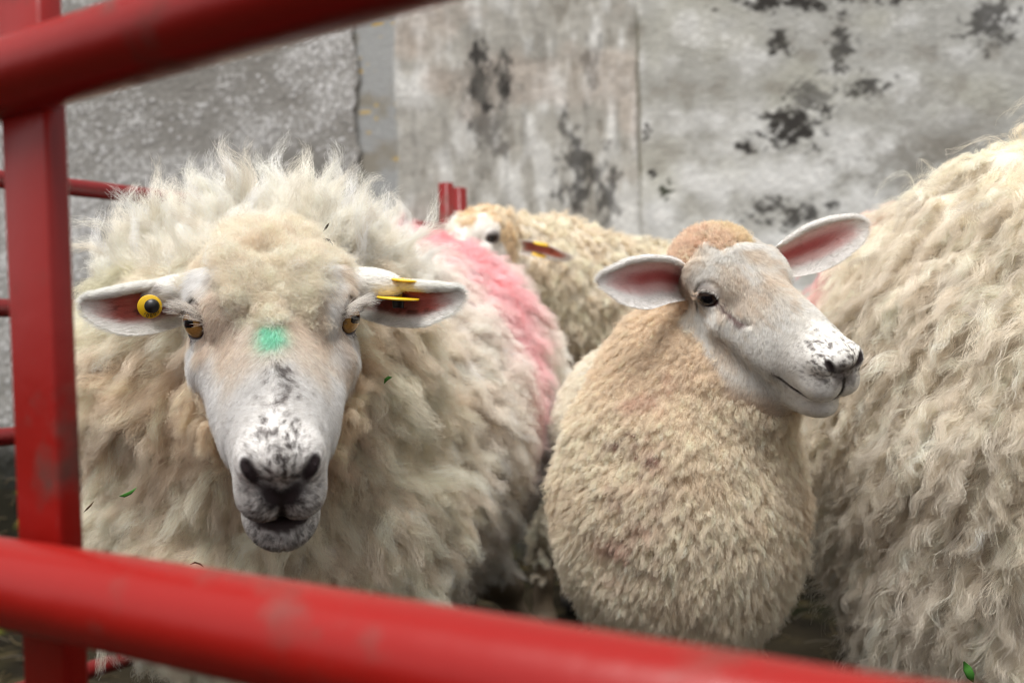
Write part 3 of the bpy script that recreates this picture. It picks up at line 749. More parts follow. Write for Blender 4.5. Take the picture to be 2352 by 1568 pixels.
# ================================================================== the lamb in three-quarter profile
def lamb():
    hd = Head(CAM + D(.2395, -.0605, 1.0), D(.442, .472, -.763), D(.036, -.859, -.510), .90, 'lamb', .86)
    ch = [[(P(1563, 1225, 1.10), .124), (P(1558, 1110, 1.095), .123), (P(1562, 1010, 1.09), .104), (P(1583, 860, 1.10), .078), (P(1640, 730, 1.14), .055)],
          [(P(1595, 900, 1.08), .070), (P(1690, 872, 1.03), .047), (P(1775, 885, .995), .027)],
          [(P(1540, 1190, 1.22), .110), (P(1500, 990, 1.40), .124), (P(1480, 1060, 1.70), .14)]]
    lg = [leg(P(1490, 1400, 1.14), (.14, 1.12, 0), .045, .018), leg(P(1640, 1400, 1.14), (.27, 1.16, 0), .045, .018),
          leg(P(1430, 1200, 1.62), (.12, 1.68, 0), .07, .018, hind=True), leg(P(1560, 1200, 1.62), (.30, 1.66, 0), .07, .018, hind=True)]
    def lump(p): return (.0035 * vn(p, .020, 4) + .003 * vn(p, .05, 8)) * sst(np.linalg.norm(p - hd.wld((0, .02, -.04)), axis=1), .12, .20)
    def face_fn(q):
        x, y, z = q.T; s = np.abs(x)
        b = -.030 - .012 * sst(s, .02, .05); f = sst(y, b - .004, b + .004)
        f = np.maximum(f, sst(y, -.07, -.06) * sst(s, .022, .032) * sst(z, -.04, -.02))
        jaw = sst(y - .014 - 1.75 * np.clip(-(z + .058), 0, 1) + .006 * vn(q, .012, 8), -.007, .007); return f * np.where(z < -.055, jaw, 1) * sst(z, -.118, -.108) * (1 - sst(np.linalg.norm(q - np.array([0, .05, -.04]), axis=1), .125, .135)) * (1 - sst(s, .070, .078) * sst(-z, .0, .02))
    blood = [P(1500, 850, .97), P(1490, 950, 1.0), P(1480, 1100, 1.0), P(1450, 1250, 1.0)]
    def col(p):
        a = fbm(p, .08, 70)
        c = np.tile(np.array((.90, .80, .65), F32), (len(p), 1)); c = mixc(c, (.80, .66, .49), .6 * sst(a, -.1, .5))
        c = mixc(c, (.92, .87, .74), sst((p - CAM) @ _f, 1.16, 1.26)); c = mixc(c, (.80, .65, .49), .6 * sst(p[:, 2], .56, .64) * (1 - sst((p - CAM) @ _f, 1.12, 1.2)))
        q = hd.loc(p); c = mixc(c, (.90, .66, .52), (.50 + .55 * vn(p, .007, 75)) * sst(q[:, 2], -.06, -.03) * sst(q[:, 0], -.005, .02) * (1 - sst(np.linalg.norm(q, axis=1), .11, .14)))
        c = mixc(c, (.86, .70, .46), .7 * sst(q[:, 2], -.04, -.01) * (1 - sst(q[:, 0], -.01, .01)) * (1 - sst(np.linalg.norm(q, axis=1), .09, .12)))
        d, _ = seg_dist(p, blood)
        c = mixc(c, (.50, .20, .15), .5 * (1 - sst(d, .01, .05)) * sst(fbm(p, .02, 73), .0, .5))
        c = mixc(c, (.16, .03, .02), (1 - sst(d, .01, .07)) * sst(vn(p, .007, 74), .62, .8))
        return c
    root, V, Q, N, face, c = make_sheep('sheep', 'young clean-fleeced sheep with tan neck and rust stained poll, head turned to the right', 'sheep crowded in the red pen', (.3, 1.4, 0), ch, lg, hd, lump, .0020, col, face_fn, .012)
    E1 = ear_surface([P(1592, 655, 1.03), P(1540, 645, 1.0), P(1490, 652, .985), P(1440, 650, .98), P(1400, 646, .98), P(1371, 645, .985)],
                     [.0150, .0225, .0262, .0222, .0120, .004], D(.06, -1, -.1), D(.15, .1, 1), [1.5, 1.3, 1.0, .8, .6, .4], thick=.003)
    E2 = ear_surface([P(1775, 610, 1.06), P(1830, 590, 1.05), P(1872, 573, 1.045), P(1920, 551, 1.04), P(1965, 530, 1.04), P(1994, 516, 1.045)],
                     [.015, .0215, .0250, .0230, .0165, .007], D(-.40, -1, -.1), D(-.15, .1, 1), [1.3, 1.1, .9, .75, .6, .4], thick=.003)
    ec = [mixc(ear_color(E, (.84, .55, .53), (.88, .85, .82), .0, 80 + i), (.50, .06, .06), E['inner'] * (1 - sst(np.abs(E['W'] - .18), .08, .42)) * (1 - sst(E['S'], .40, .78 + .15 * i)) * .85) for i, E in enumerate((E1, E2))]
    M1 = ear_rim(E1, 1, .1, .98, .0030); M2 = ear_rim(E2, 1, .1, .98, .0030)
    EE = (E1, E2, M1, M2); ec += [np.tile(np.array((.88, .85, .82), F32), (len(E['V']), 1)) for E in (M1, M2)]
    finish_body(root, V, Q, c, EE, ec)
    eyeballs(root, hd, 'lamb')
    if FUR > 0:
        lashes(root, hd, 'lamb', 6)
        head_hair(root, hd, V, Q, N, face, 120000, .0100, 12, radius=.00014)
        for i, E in enumerate(EE): ear_hair(root, E, ec[i], (9000, 9000, 3000, 3000)[i], .0055, 26 + i)
        q = hd.loc(V); wl = (1 - face) * sst(V[:, 2], .15, .25); near = np.linalg.norm(q - np.array([0, -.03, -.02]), axis=1)
        poll = (1 - sst(near, .085, .11)) * sst(q[:, 2], -.06, -.03)
        B = (V, Q, N)
        wool('poll_wool', root, B, wl * poll, 1700, 14, .010, .0030, lambda p, n: n, lambda p, n: hd.vec(np.tile([0, -.8, .3], (len(p), 1))), .6, col, 41, amp=.0022, freq=1.2, frizz=.0014, tip=.35, S=7, radius=.00015, sink=.003, scatter=.4)
        down = unit(D(-.25, 1, 0))
        wool('fleece', root, B, wl * (1 - poll), 62000, 17, lambda p, n: .013 + .006 * sst(P(1500, 850, 1.1)[2] - p[:, 2], 0, .2), .0040, lambda p, n: n * .62 + down * .5, lambda p, n: down + n * .2, .65, col, 42, amp=.0014, freq=1.0, frizz=.0014, tip=.50, S=6, radius=.00012, sink=.003, scatter=.22)
    return root, hd, (E1, E2)

# ================================================================== the long-woolled sheep at the right
def right_ewe():
    hd = Head(P(3350, 330, 1.15), D(.9, .2, .1), D(.1, -.95, 0), 1.1, 'ewe2')
    ch = [[(P(2560, 980, 1.08), .26), (P(2480, 1250, 1.10), .24)],
          [(P(2480, 980, 1.12), .245), (P(2300, 860, 1.42), .243), (P(2200, 850, 1.75), .235)],
          [(P(2590, 825, 1.10), .268), (P(2850, 580, 1.12), .20), (P(3150, 420, 1.14), .11), (P(3350, 400, 1.15), .07)]]
    lg = [leg(P(2350, 1500, 1.15), (.50, 1.10, 0), .06), leg(P(2750, 1500, 1.2), (.78, 1.15, 0), .06),
          leg(P(2200, 1200, 1.75), (.72, 1.80, 0), .09, hind=True), leg(P(2400, 1200, 1.75), (.95, 1.82, 0), .09, hind=True)]
    def lump(p): return .016 * vn(p, .07, 14) + .012 * vn(p, .032, 18)
    def face_fn(q): return sst(q[:, 1], -.01, .0)
    pink = P(1880, 620, 1.5); pink2 = P(2020, 505, 1.6)
    def col(p):
        a = fbm(p, .12, 90); b = fbm(p, .03, 91)
        c = np.tile(np.array((.90, .82, .70), F32), (len(p), 1)); c = mixc(c, (.93, .82, .60), sst(a, -.25, .35) * sst((p - P(2150, 900, 1.1)) @ _r, -.05, .15))
        c = mixc(c, (.66, .58, .50), .5 * sst(b, .1, .6))
        c = mixc(c, (.93, .87, .76), .6 * sst(p[:, 2], .70, .9))
        for pk in (pink, pink2):
            m = np.exp(-(np.linalg.norm(p - pk, axis=1) / .09)**2); c = mixc(c, (.86, .36, .40), .75 * m)
        return c
    root, V, Q, N, face, c = make_sheep('sheep', 'large long-woolled sheep at the right edge, only its matted flank and shoulder in the frame', 'sheep crowded in the red pen', (.6, 1.4, 0), ch, lg, hd, lump, .004, col, face_fn, .016)
    e = [ear_surface([hd.wld((sx * .05, -.05, 0)), hd.wld((sx * .10, -.06, .0)), hd.wld((sx * .15, -.06, -.01))], [.02, .026, .008], hd.vec((0, .3, 1)), hd.vec((0, -1, 0)), [1.2, .9, .5]) for sx in (1, -1)]
    finish_body(root, V, Q, c, e, [ear_color(E, (.55, .25, .2), (.78, .74, .70), .3, 3) for E in e])
    eyeballs(root, hd, 'lamb')
    if FUR > 0:
        wl = (1 - face) * sst(V[:, 2], .12, .2); B = (V, Q, N)
        far = sst((V - CAM) @ _f, 1.35, 1.5)
        fall = unit(D(-.35, 1, 0))
        wool('fleece', root, B, wl * (1 - .5 * far), 6500, 60, lambda p, n: .055 - .015 * sst(p[:, 2], .7, .95), .0105, lambda p, n: n * .55 + fall * .6, lambda p, n: fall + DOWN * .3, .85, col, 51, amp=.0050, freq=2.4, frizz=.0026, tip=.18, gam=.7, S=15, radius=.00013, scatter=.34)
        wool('loose_wool', root, B, wl * (1 - far), 2600, 8, .075, .004, lambda p, n: n * .5 + fall * .7, lambda p, n: fall, .85, lambda p: mixc(col(p), (.80, .74, .63), np.full(len(p), .5)), 52, amp=.009, freq=1.3, frizz=.003, tip=.2, S=14, radius=.00013, scatter=.35)
    return root, hd

# ================================================================== the sheep half hidden at the back
def back_ewe():
    hd = Head(P(1072, 533, 1.98), D(-.62, .45, -.62), D(-.15, -.92, -.30), 1.0, 'ewe3'); hd.cap = .012
    ch = [[(P(1150, 600, 2.10), .085), (P(1270, 680, 2.18), .145), (P(1420, 775, 2.28), .19), (P(1640, 800, 2.35), .21)]]
    lg = [leg(P(1250, 850, 2.2), (.05, 2.18, 0)), leg(P(1330, 850, 2.35), (.12, 2.36, 0)), leg(P(1600, 900, 2.3), (.42, 2.28, 0), hind=True), leg(P(1640, 900, 2.45), (.45, 2.45, 0), hind=True)]
    def lump(p): return .012 * vn(p, .06, 24) + .007 * vn(p, .03, 28)
    def face_fn(q):
        x, y, z = q.T; return sst(y, -.035, -.025) * np.where(z < -.06, sst(y, .02, .03), 1) * np.where(np.abs(x) < .028, sst(y, .0, .02), 1)
    def col(p):
        a = fbm(p, .06, 110); c = np.tile(np.array((.86, .77, .63), F32), (len(p), 1)); c = mixc(c, (.90, .84, .70), sst(a, -.2, .4))
        c = mixc(c, (.84, .64, .40), .7 * (1 - sst(np.linalg.norm(hd.loc(p) - [0, -.02, 0], axis=1), .07, .13)))
        return c
    root, V, Q, N, face, c = make_sheep('sheep', 'curly tan sheep at the back peering over the pink-marked ewe, only its brow showing', 'sheep crowded in the red pen', (.3, 2.3, 0), ch, lg, hd, lump, .0030, col, face_fn, .018)
    E1 = ear_surface([P(1190, 568, 2.0), P(1225, 572, 1.97), P(1260, 580, 1.95), P(1290, 590, 1.95), P(1314, 592, 1.96)], [.014, .017, .015, .010, .005], D(.1, -1, -.5), D(0, -.75, .6), [1.4, 1.2, .9, .7, .5])
    E2 = ear_surface([hd.wld((.05, -.05, -.0)), hd.wld((.09, -.06, -.03)), hd.wld((.12, -.06, -.08))], [.02, .026, .008], hd.vec((0, .3, 1)), hd.vec((0, -1, 0)), [1.2, .9, .5])
    ec = [ear_color(E, (.55, .15, .10), (.78, .74, .70), .6, 3) for E in (E1, E2)]
    finish_body(root, V, Q, c, (E1, E2), ec)
    eyeballs(root, hd, 'lamb')
    if FUR > 0:
        head_hair(root, hd, V, Q, N, face, 12000, .009, 13, radius=.0003)
        for i, E in enumerate((E1,)): ear_hair(root, E, ec[i], 2500, .006, 28 + i, radius=.0003)
        wl = (1 - face) * sst(V[:, 2], .12, .2); B = (V, Q, N)
        wool('fleece', root, B, wl, 6000, 22, lambda p, n: .030 - .017 * (1 - sst(np.linalg.norm(p - hd.wld((0, 0, -.03)), axis=1), .10, .17)), .009, lambda p, n: n * .8 + DOWN * .3, lambda p, n: DOWN, .7, col, 61, amp=.005, freq=1.3, frizz=.003, tip=.35, S=7, radius=.0004, scatter=.3)
    return root, hd, (E1, E2)

A_root, A_hd, A_ears = ewe()
B_root, B_hd, B_ears = lamb()
C_root, C_hd = right_ewe()
D_root, D_hd, D_ears = back_ewe()

# ------------------------------------------------------------------ ear tags
MAT_TAG = plain_mat('yellow_tag_plastic', (.76, .47, .01), .38, .5, .2, .06, 200)
MAT_BLK = plain_mat('black_tag_plastic', (.012, .012, .014), .4, .5)
MAT_INK = plain_mat('tag_ink', (.03, .025, .02), .6, .3)
def disc(name, c, nrm, r, th, mat, parent, hole=0.0, n=48, sq=1.0, xd=None):
    """bevelled round plate"""
    nrm = unit(np.array(nrm, float)); a = unit(np.cross(nrm, [0, 0, 1.]) if xd is None else np.array(xd) - np.dot(xd, nrm) * nrm); b = np.cross(nrm, a)
    prof = [(hole, -th / 2), (r - th * .3, -th / 2), (r, -th * .2), (r, th * .2), (r - th * .3, th / 2), (hole, th / 2)]
    V, m = [], len(prof)
    for k in range(n):
        t = 2 * math.pi * k / n; e = a * math.cos(t) + b * math.sin(t) * sq
        V += [np.array(c) + e * q + nrm * h for q, h in prof]
    i = np.arange(n)[:, None] * m; i2 = ((np.arange(n) + 1) % n)[:, None] * m; j = np.arange(m)[None]; j2 = (j + 1) % m
    Q = np.stack([i + j, i2 + j, i2 + j2, i + j2], -1).reshape(-1, 4)
    if hole == 0: Q = Q[[k for k in range(len(Q)) if k % m != m - 1]]
    return mesh_np(name, np.array(V), Q, mat, parent, smooth=False)
def tube(name, pts, r, mat, parent=None, n=32, cap=True):
    pts = np.array(pts, float); T = unit(np.gradient(pts, axis=0)); r = np.broadcast_to(r, (len(pts),))
    ref = np.array([1., .02, .01]) if abs(T.mean(0)[2]) > .8 else np.array([0.01, .02, 1.])
    a = unit(np.cross(T, ref)); b = np.cross(T, a)
    th = np.linspace(0, 2 * math.pi, n, endpoint=False)
    V = (pts[:, None] + (a[:, None] * np.cos(th)[None, :, None] + b[:, None] * np.sin(th)[None, :, None]) * r[:, None, None]).reshape(-1, 3)
    i = np.arange(len(pts) - 1)[:, None] * n; j = np.arange(n)[None]; j2 = (j + 1) % n
    Q = [np.stack([i + j, i + j2, i + n + j2, i + n + j], -1).reshape(-1, 4)]
    if cap: Q.append(np.arange(n)[None]); Q.append((np.arange(n) + (len(pts) - 1) * n)[None])
    return mesh_np(name, V, Q, mat, parent)
def letters(name, body, c, right, up, size, mat, parent):
    cu = bpy.data.curves.new(name, 'FONT'); cu.body = body; cu.size = size; cu.align_x = 'CENTER'; cu.align_y = 'CENTER'; cu.extrude = .00012
    o = bpy.data.objects.new(name, cu); SC.collection.objects.link(o)
    me = bpy.data.meshes.new_from_object(o); SC.collection.objects.unlink(o); bpy.data.objects.remove(o)
    me.materials.append(mat); o = link(bpy.data.objects.new(name, me), parent)
    right = unit(np.array(right, float)); up = unit(np.array(up, float) - np.dot(up, right) * right); nz = np.cross(right, up); c = np.array(c) - base_of(parent)
    Mx = Matrix.Identity(4)
    for i in range(3): Mx[i][0], Mx[i][1], Mx[i][2], Mx[i][3] = right[i], up[i], nz[i], c[i]
    o.matrix_local = Mx; return o

# round tag seen face-on in the viewer's left ear
nrm = unit(D(.20, .10, -1)); c0 = P(344, 704, .872)
disc('ear_tag', c0, nrm, .0104, .0016, MAT_TAG, A_root, xd=D(1, 0, 0), sq=1.0)
tube('tag_stud', [c0 + D(.0022, -.0006, 0), c0 + nrm * .004 + D(.0022, -.0006, 0), c0 + nrm * .008 + D(.0026, -.0006, 0)], [.0062, .0062, .0054], MAT_BLK, A_root, 28)
letters('tag_letter', 'E', c0 + nrm * .0010 + D(-.0068, .0005, 0), D(0, -1, 0), D(1, 0, 0), .0050, MAT_INK, A_root)
for k, dgt in enumerate('20800'):
    an = math.radians(212 - k * 30 - 90 + 90); an = math.radians(128 - k * 24)
    e = D(math.cos(an), math.sin(an), 0)
    letters('tag_digit', dgt, c0 + nrm * .0010 + e * .0081, D(math.sin(an), -math.cos(an), 0), -e, .0046, MAT_INK, A_root)
# two-part tag seen edge-on in the other ear
n2 = unit(D(.10, -1, -.13)); ct = P(931, 643, .884); cb = P(914, 685, .876)
disc('ear_tag', ct, n2, .0135, .0016, MAT_TAG, A_root, xd=D(1, .06, 0))
disc('ear_tag', cb, unit(D(.07, -1, -.10)), .0190, .0018, MAT_TAG, A_root, xd=D(1, .06, 0))
tube('tag_stud', [cb + D(0, .0005, 0), cb + D(.0002, .004, 0), cb + D(.0002, .0085, 0)], [.0052, .0052, .0048], MAT_BLK, A_root, 28)
tube('tag_pin', [ct + D(0, 0, .009), (ct + cb) / 2 + D(0, 0, .012), cb + D(0, 0, .012)], .0012, MAT_TAG, A_root, 12)
# tag of the sheep at the back
disc('ear_tag', P(1243, 560, 1.93), unit(D(.2, -1, -.25)), .016, .002, MAT_TAG, D_root, xd=D(1, .2, 0))
disc('ear_tag', P(1238, 586, 1.93), unit(D(.25, -1, -.3)), .015, .002, MAT_TAG, D_root, xd=D(1, .2, 0))

# ------------------------------------------------------------------ red paint
def red_mat(name, wear, dark=(.09, .02, .014), tone=(.24, .0035, .003)):
    m, n, out = mat_new(name)
    tc = N_(n, 'ShaderNodeTexCoord')
    no = N_(n, 'ShaderNodeTexNoise'); no.inputs['Scale'].default_value = 14; no.inputs['Detail'].default_value = 6; no.inputs['Roughness'].default_value = .62
    n2 = N_(n, 'ShaderNodeTexNoise'); n2.inputs['Scale'].default_value = 45; n2.inputs['Detail'].default_value = 5
    n3 = N_(n, 'ShaderNodeTexNoise'); n3.inputs['Scale'].default_value = 5; n3.inputs['Detail'].default_value = 2
    for x in (no, n2, n3): n.links.new(tc.outputs['Object'], x.inputs['Vector'])
    r1 = N_(n, 'ShaderNodeValToRGB'); r1.color_ramp.elements[0].position = 1 - wear; r1.color_ramp.elements[1].position = 1 - wear + .13
    n.links.new(no.outputs[0], r1.inputs[0])
    base = N_(n, 'ShaderNodeMixRGB'); base.inputs[1].default_value = (*tone, 1); base.inputs[2].default_value = (tone[0] * 1.3, tone[1] * 3, tone[2] * 2, 1); n.links.new(n3.outputs[0], base.inputs[0])
    rust = N_(n, 'ShaderNodeMixRGB'); rust.inputs[1].default_value = (*dark, 1); rust.inputs[2].default_value = (.15, .05, .035, 1); n.links.new(n2.outputs[0], rust.inputs[0])
    mx = N_(n, 'ShaderNodeMixRGB'); n.links.new(r1.outputs[0], mx.inputs[0]); n.links.new(base.outputs[0], mx.inputs[1]); n.links.new(rust.outputs[0], mx.inputs[2])
    b = N_(n, 'ShaderNodeBsdfPrincipled'); n.links.new(mx.outputs[0], b.inputs['Base Color'])
    rr = N_(n, 'ShaderNodeMapRange'); rr.inputs['To Min'].default_value = .31; rr.inputs['To Max'].default_value = .75; n.links.new(r1.outputs[0], rr.inputs['Value']); n.links.new(rr.outputs[0], b.inputs['Roughness'])
    bp = N_(n, 'ShaderNodeBump'); bp.inputs['Strength'].default_value = .25; bp.inputs['Distance'].default_value = .002; n.links.new(n2.outputs[0], bp.inputs['Height']); n.links.new(bp.outputs[0], b.inputs['Normal'])
    n.links.new(b.outputs[0], out.inputs[0]); return m
MAT_RED = red_mat('worn_red_paint', .43); MAT_RED2 = red_mat('old_red_paint', .47, tone=(.16, .006, .008))

def bar(name, a, b, ax, wx, ay, wy, mat, parent):
    """flat bar with rounded edges from a to b"""
    a, b = np.array(a, float), np.array(b, float); ax = unit(np.array(ax, float)); ay = unit(np.array(ay, float)); r = min(wx, wy) * .18
    prof = []
    for sx, sy, t0 in ((1, 1, 0), (-1, 1, 90), (-1, -1, 180), (1, -1, 270)):
        for t in (0, 30, 60, 90):
            t_ = math.radians(t0 + t); prof.append((sx * (wx / 2 - r) + r * math.cos(t_), sy * (wy / 2 - r) + r * math.sin(t_)))
    prof = np.array(prof); n = len(prof); off = prof[:, :1] * ax + prof[:, 1:] * ay
    V = np.concatenate([a + off, b + off]); j = np.arange(n); j2 = (j + 1) % n
    return mesh_np(name, V, [np.stack([j, j2, j2 + n, j + n], 1), j[None][:, ::-1].copy(), (j + n)[None]], mat, parent, smooth=False)

# the gate between the camera and the sheep
gate = empty('pen_gate', (-.25, .5, 0)); tag(gate, 'red tubular steel gate in front of the sheep, thick blurred rails crossing a flat upright', 'gate')
b0, b1 = P(0, 1338, .462), P(574, 1447, .381); dd = b1 - b0
t0_, t1_ = P(0, 190, .492), P(0, 190, .492) + D(.137, -.0085, -.081)
def rail(p0, d, k0, k1, r, wob, seed, mat=MAT_RED, parent=gate):
    rg = np.random.default_rng(seed); t = np.linspace(k0, k1, 60)
    pts = p0 + t[:, None] * d; pts[:, 2] += wob * np.sin(t * 1.3 + seed); return tube('rail', pts, r, mat, parent, 40)
rail(b0, dd, -7.0, 12.0, .0200, .0008, 1); rail(t0_, t1_ - t0_, -7.0, 12.0, .0188, .0008, 2)
for zz, s_ in ((-.27, 3), (.26, 4)):
    q0 = (b0 if zz < 0 else t0_) + np.array([0, 0, zz]); rail(q0, dd if zz < 0 else t1_ - t0_, -7.0, 12.0, .0195, .0008, s_)
gd = unit(dd * [1, 1, 0]); gn = np.cross(gd, [0, 0, 1.])
def upright(base_uvz, name='upright'):
    c = P(*base_uvz) + gd * 0
    bar(name, [c[0], c[1], .03], [c[0], c[1], 1.25], gd, .034, gn, .014, MAT_RED, gate)
upright((96, 740, .493))
c_ = P(91, 740, .493) - gd * .9; bar('upright', [c_[0], c_[1], .03], [c_[0], c_[1], 1.25], gd, .041, gn, .010, MAT_RED, gate)

# the old fence at the back of the pen
fence = empty('pen_fence', (-.5, 2.0, 0)); tag(fence, 'rusty red tubular fence at the back of the pen against the stained wall', 'fence')
f0, f1 = P(100, 423, 1.66), P(1010, 527, 2.50); fd = f1 - f0; fd[2] = 0
for k in range(5):
    z0 = f0[2] - k * .207
    if z0 < .03: break
    q0 = np.array([f0[0], f0[1], z0]); t = np.linspace(-.9, 1.0, 40)[:, None]
    tube('rail', q0 + t * fd + np.array([0, 0, 1.]) * (t * (f1[2] - f0[2])), .0150, MAT_RED2, fence, 24)
for (u, z, top) in ((1024, 2.50, 421), (1054, 2.62, 432)):
    c_ = P(u, top, z); fu = unit(fd)
    bar('post', [c_[0], c_[1], .02], list(c_), fu, .030 if u < 1040 else .034, np.cross(fu, [0, 0, 1.]), .030, MAT_RED2, fence)
c_ = f0 - fd * .9; bar('post', [c_[0], c_[1], .02], [c_[0], c_[1], f0[2] + .1], unit(fd), .03, np.cross(unit(fd), [0, 0, 1.]), .03, MAT_RED2, fence)

# ------------------------------------------------------------------ the wall
def cells(p, s, seed):
    """2-D cellular noise in the wall's plane: distance to the nearest pebble and its random number"""
    q = p[:, [0, 2]] / s; i = np.floor(q).astype(np.int64); best = np.full(len(p), 9., F32); rnd = np.zeros(len(p), F32); z = np.zeros(len(p), np.int64)
    for dx in (-1, 0, 1):
        for dy in (-1, 0, 1):
            a, b = i[:, 0] + dx, i[:, 1] + dy
            cx = a + .1 + .8 * _hash(a, b, z, seed); cy = b + .1 + .8 * _hash(a, b, z, seed + 7)
            d = np.hypot(q[:, 0] - cx, q[:, 1] - cy).astype(F32); m = d < best; best[m] = d[m]; rnd[m] = _hash(a, b, z, seed + 13)[m]
    return best, rnd
def build_wall():
    Y0 = P(1176, 784, 2.95)[1]; ux = lambda u: (u - CX) / FPX * 2.95; vz = lambda v: CAM_H + (744 - v) / FPX * 2.95
    xs = np.concatenate([np.linspace(-6, -1.9, 60, endpoint=False), np.linspace(-1.9, 1.9, 800, endpoint=False), np.linspace(1.9, 6, 60)])
    zs = np.concatenate([np.linspace(-.1, .3, 20, endpoint=False), np.linspace(.3, 1.95, 350, endpoint=False), np.linspace(1.95, 2.9, 30)])
    X, Z = np.meshgrid(xs, zs, indexing='ij'); n = X.size
    p = np.stack([X.ravel(), np.zeros(n), Z.ravel()], 1); x, z = p[:, 0], p[:, 2]
    e1 = ux(838) + .012 * vn(p, .12, 1) + .006 * vn(p, .03, 2); e2 = ux(925) + .008 * vn(p, .2, 3)
    e3 = ux(1483) + .006 * (z - 1.2) + .003 * vn(p, .1, 4)
    left = 1 - sst(x, e1 - .004, e1 + .004); strip = (1 - left) * (1 - sst(x, e2 - .006, e2 + .006)); mid = (1 - left - strip) * (1 - sst(x, e3 - .01, e3 + .01)); right = 1 - left - strip - mid
    g1 = vn(p, .014, 5); g2 = vn(p, .007, 6); big = fbm(p, .5, 7, 4); med = fbm(p, .09, 8, 4); stk = fbm(p * [1, 1, .28], .035, 9, 4); fine = fbm(p, .012, 10, 3)
    f1, r1 = cells(p, .0095, 61); f2, r2 = cells(p, .016, 62); grit = vn(p, .006, 64) * .5 + vn(p, .0105, 65) * .5
    h = left * (.0016 * (1 - np.clip(f1 * 1.5, 0, 1)) * r1 + .0022 * (1 - np.clip(f2 * 1.6, 0, 1)) * r2 + .002 * med + .001) + strip * (-.010 + .0006 * g2) + mid * (.003 * stk + .004 * med) + right * (.0015 * med + .0008 * fine)
    seam = np.exp(-((x - e3) / .006)**2); h -= .006 * seam
    c = np.zeros((n, 3), F32) + np.array((.40, .39, .36), F32)
    cl = mixc(np.zeros((n, 3), F32) + np.array((.27, .26, .245), F32), (.42, .415, .41), sst(big + .7 * med, -.5, .5)); cl = mixc(cl, (.68, .68, .69), sst(r1 + .6 * med + .3 * big, .70, 1.0) * (1 - sst(f1, .3, .55)) * .8); cl = mixc(cl, (.66, .66, .68), sst(r2 + .4 * big, .72, .85) * (1 - sst(f2, .2, .42))); cl = mixc(cl, (.15, .14, .125), sst(f1, .5, .8) * .7 * sst(big + med, -.6, .3))
    cs = mixc(np.zeros((n, 3), F32) + np.array((.37, .38, .385), F32), (.30, .28, .24), sst(med, .0, .6)); cs = mixc(cs, (.62, .42, .10), .8 * sst(vn(p, .02, 12) + .6 * vn(p, .09, 13), .75, 1.05))
    cm = mixc(np.zeros((n, 3), F32) + np.array((.365, .355, .33), F32), (.53, .53, .52), sst(stk + .25 * big, -.15, .4)); cm = mixc(cm, (.22, .205, .18), .8 * sst(-stk - .3 * med, .25, .7)); cm = mixc(cm, (.66, .66, .65), .7 * sst(stk + .5 * fine, .45, .8)); cm = mixc(cm, (.46, .38, .33), .4 * sst(fbm(p, .2, 40), .1, .5))
    cr = mixc(np.zeros((n, 3), F32) + np.array((.39, .39, .375), F32), (.56, .565, .565), sst(med + .5 * big, -.2, .5)); cr = mixc(cr, (.41, .405, .34), .4 * sst(fbm(p, .22, 41), .0, .5)); cr = mixc(cr, (.66, .66, .66), .5 * sst(fine + med, .35, .9)); cr = mixc(cr, (.25, .235, .21), .6 * sst(-med, .2, .6))
    c = cl * left[:, None] + cs * strip[:, None] + cm * mid[:, None] + cr * right[:, None]
    c = c * (1 + (.08 + .10 * left) * grit + .14 * fine * (right + mid))[:, None] * (1.0 + .22 * (right + mid))[:, None]
    def blob(u, v, ru, rv, a=0):
        return np.exp(-(((x - ux(u)) / (ru / FPX * 2.95))**2 + ((z - vz(v)) / (rv / FPX * 2.95))**2))
    drip = fbm(p * [1, 1, .12], .03, 77, 3); c = c * (1 - .22 * sst(drip, .1, .7) * (mid + .5 * right))[:, None] * (1 + .10 * big)[:, None] * (1, .99, .965)
    blk = (.05, .046, .042)
    def stain(u, v, ru, rv, s, sc=.022, col=blk, k=1.0, th=.25, st=1.0):
        m = blob(u, v, ru * 1.15, rv * 1.15); nz = .75 * fbm(p * [1, 1, st], sc * 1.2, s, 3) + .24 * vn(p * [1, 1, st], .011, s + 50) + .14 * vn(p, .006, s + 51); return mixc(c, col, np.clip(k * sst(m * 1.0 + .9 * nz - .35, th - .16, th + .34) * sst(m, .06, .3), 0, 1))
    c = stain(1120, 190, 32, 95, 20, st=.5); c = stain(1175, 200, 26, 75, 21, st=.5); c = stain(1140, 310, 60, 55, 22, k=.75, st=.6, col=(.13, .12, .11)); c = stain(1135, 235, 70, 110, 19, k=.5, st=.5, col=(.2, .19, .17))
    c = stain(1335, 390, 45, 110, 23, st=.5, k=.85); c = stain(1400, 440, 30, 80, 24, st=.5, k=.8); c = stain(1310, 300, 14, 50, 25, st=.5, k=.7); c = stain(1380, 140, 20, 90, 26, st=.4, k=.5)
    c = stain(1830, 30, 150, 26, 27); c = stain(2060, 12, 130, 30, 28); c = stain(1810, 120, 30, 40, 29); c = stain(1950, 140, 30, 70, 30, k=.9); c = stain(2010, 225, 60, 28, 31, k=.9); c = stain(1830, 310, 85, 60, 32); c = stain(1720, 355, 30, 18, 33); c = stain(1830, 510, 120, 32, 34, k=.9); c = stain(2290, 95, 70, 60, 35, k=.85); c = stain(2150, 420, 220, 60, 36, k=.45, col=(.17, .155, .13)); c = stain(2180, 330, 170, 110, 37, k=.4, sc=.05, col=(.2, .18, .15)); c = stain(1540, 448, 17, 22, 38, sc=.01, col=(.03, .035, .015)); c = stain(1499, 318, 12, 20, 39, sc=.01); c = stain(1510, 410, 12, 16, 42, sc=.01)
    c = stain(1700, 200, 250, 90, 43, k=.25, sc=.05, col=(.25, .24, .2)); c = stain(1880, 250, 60, 50, 44, k=.7)
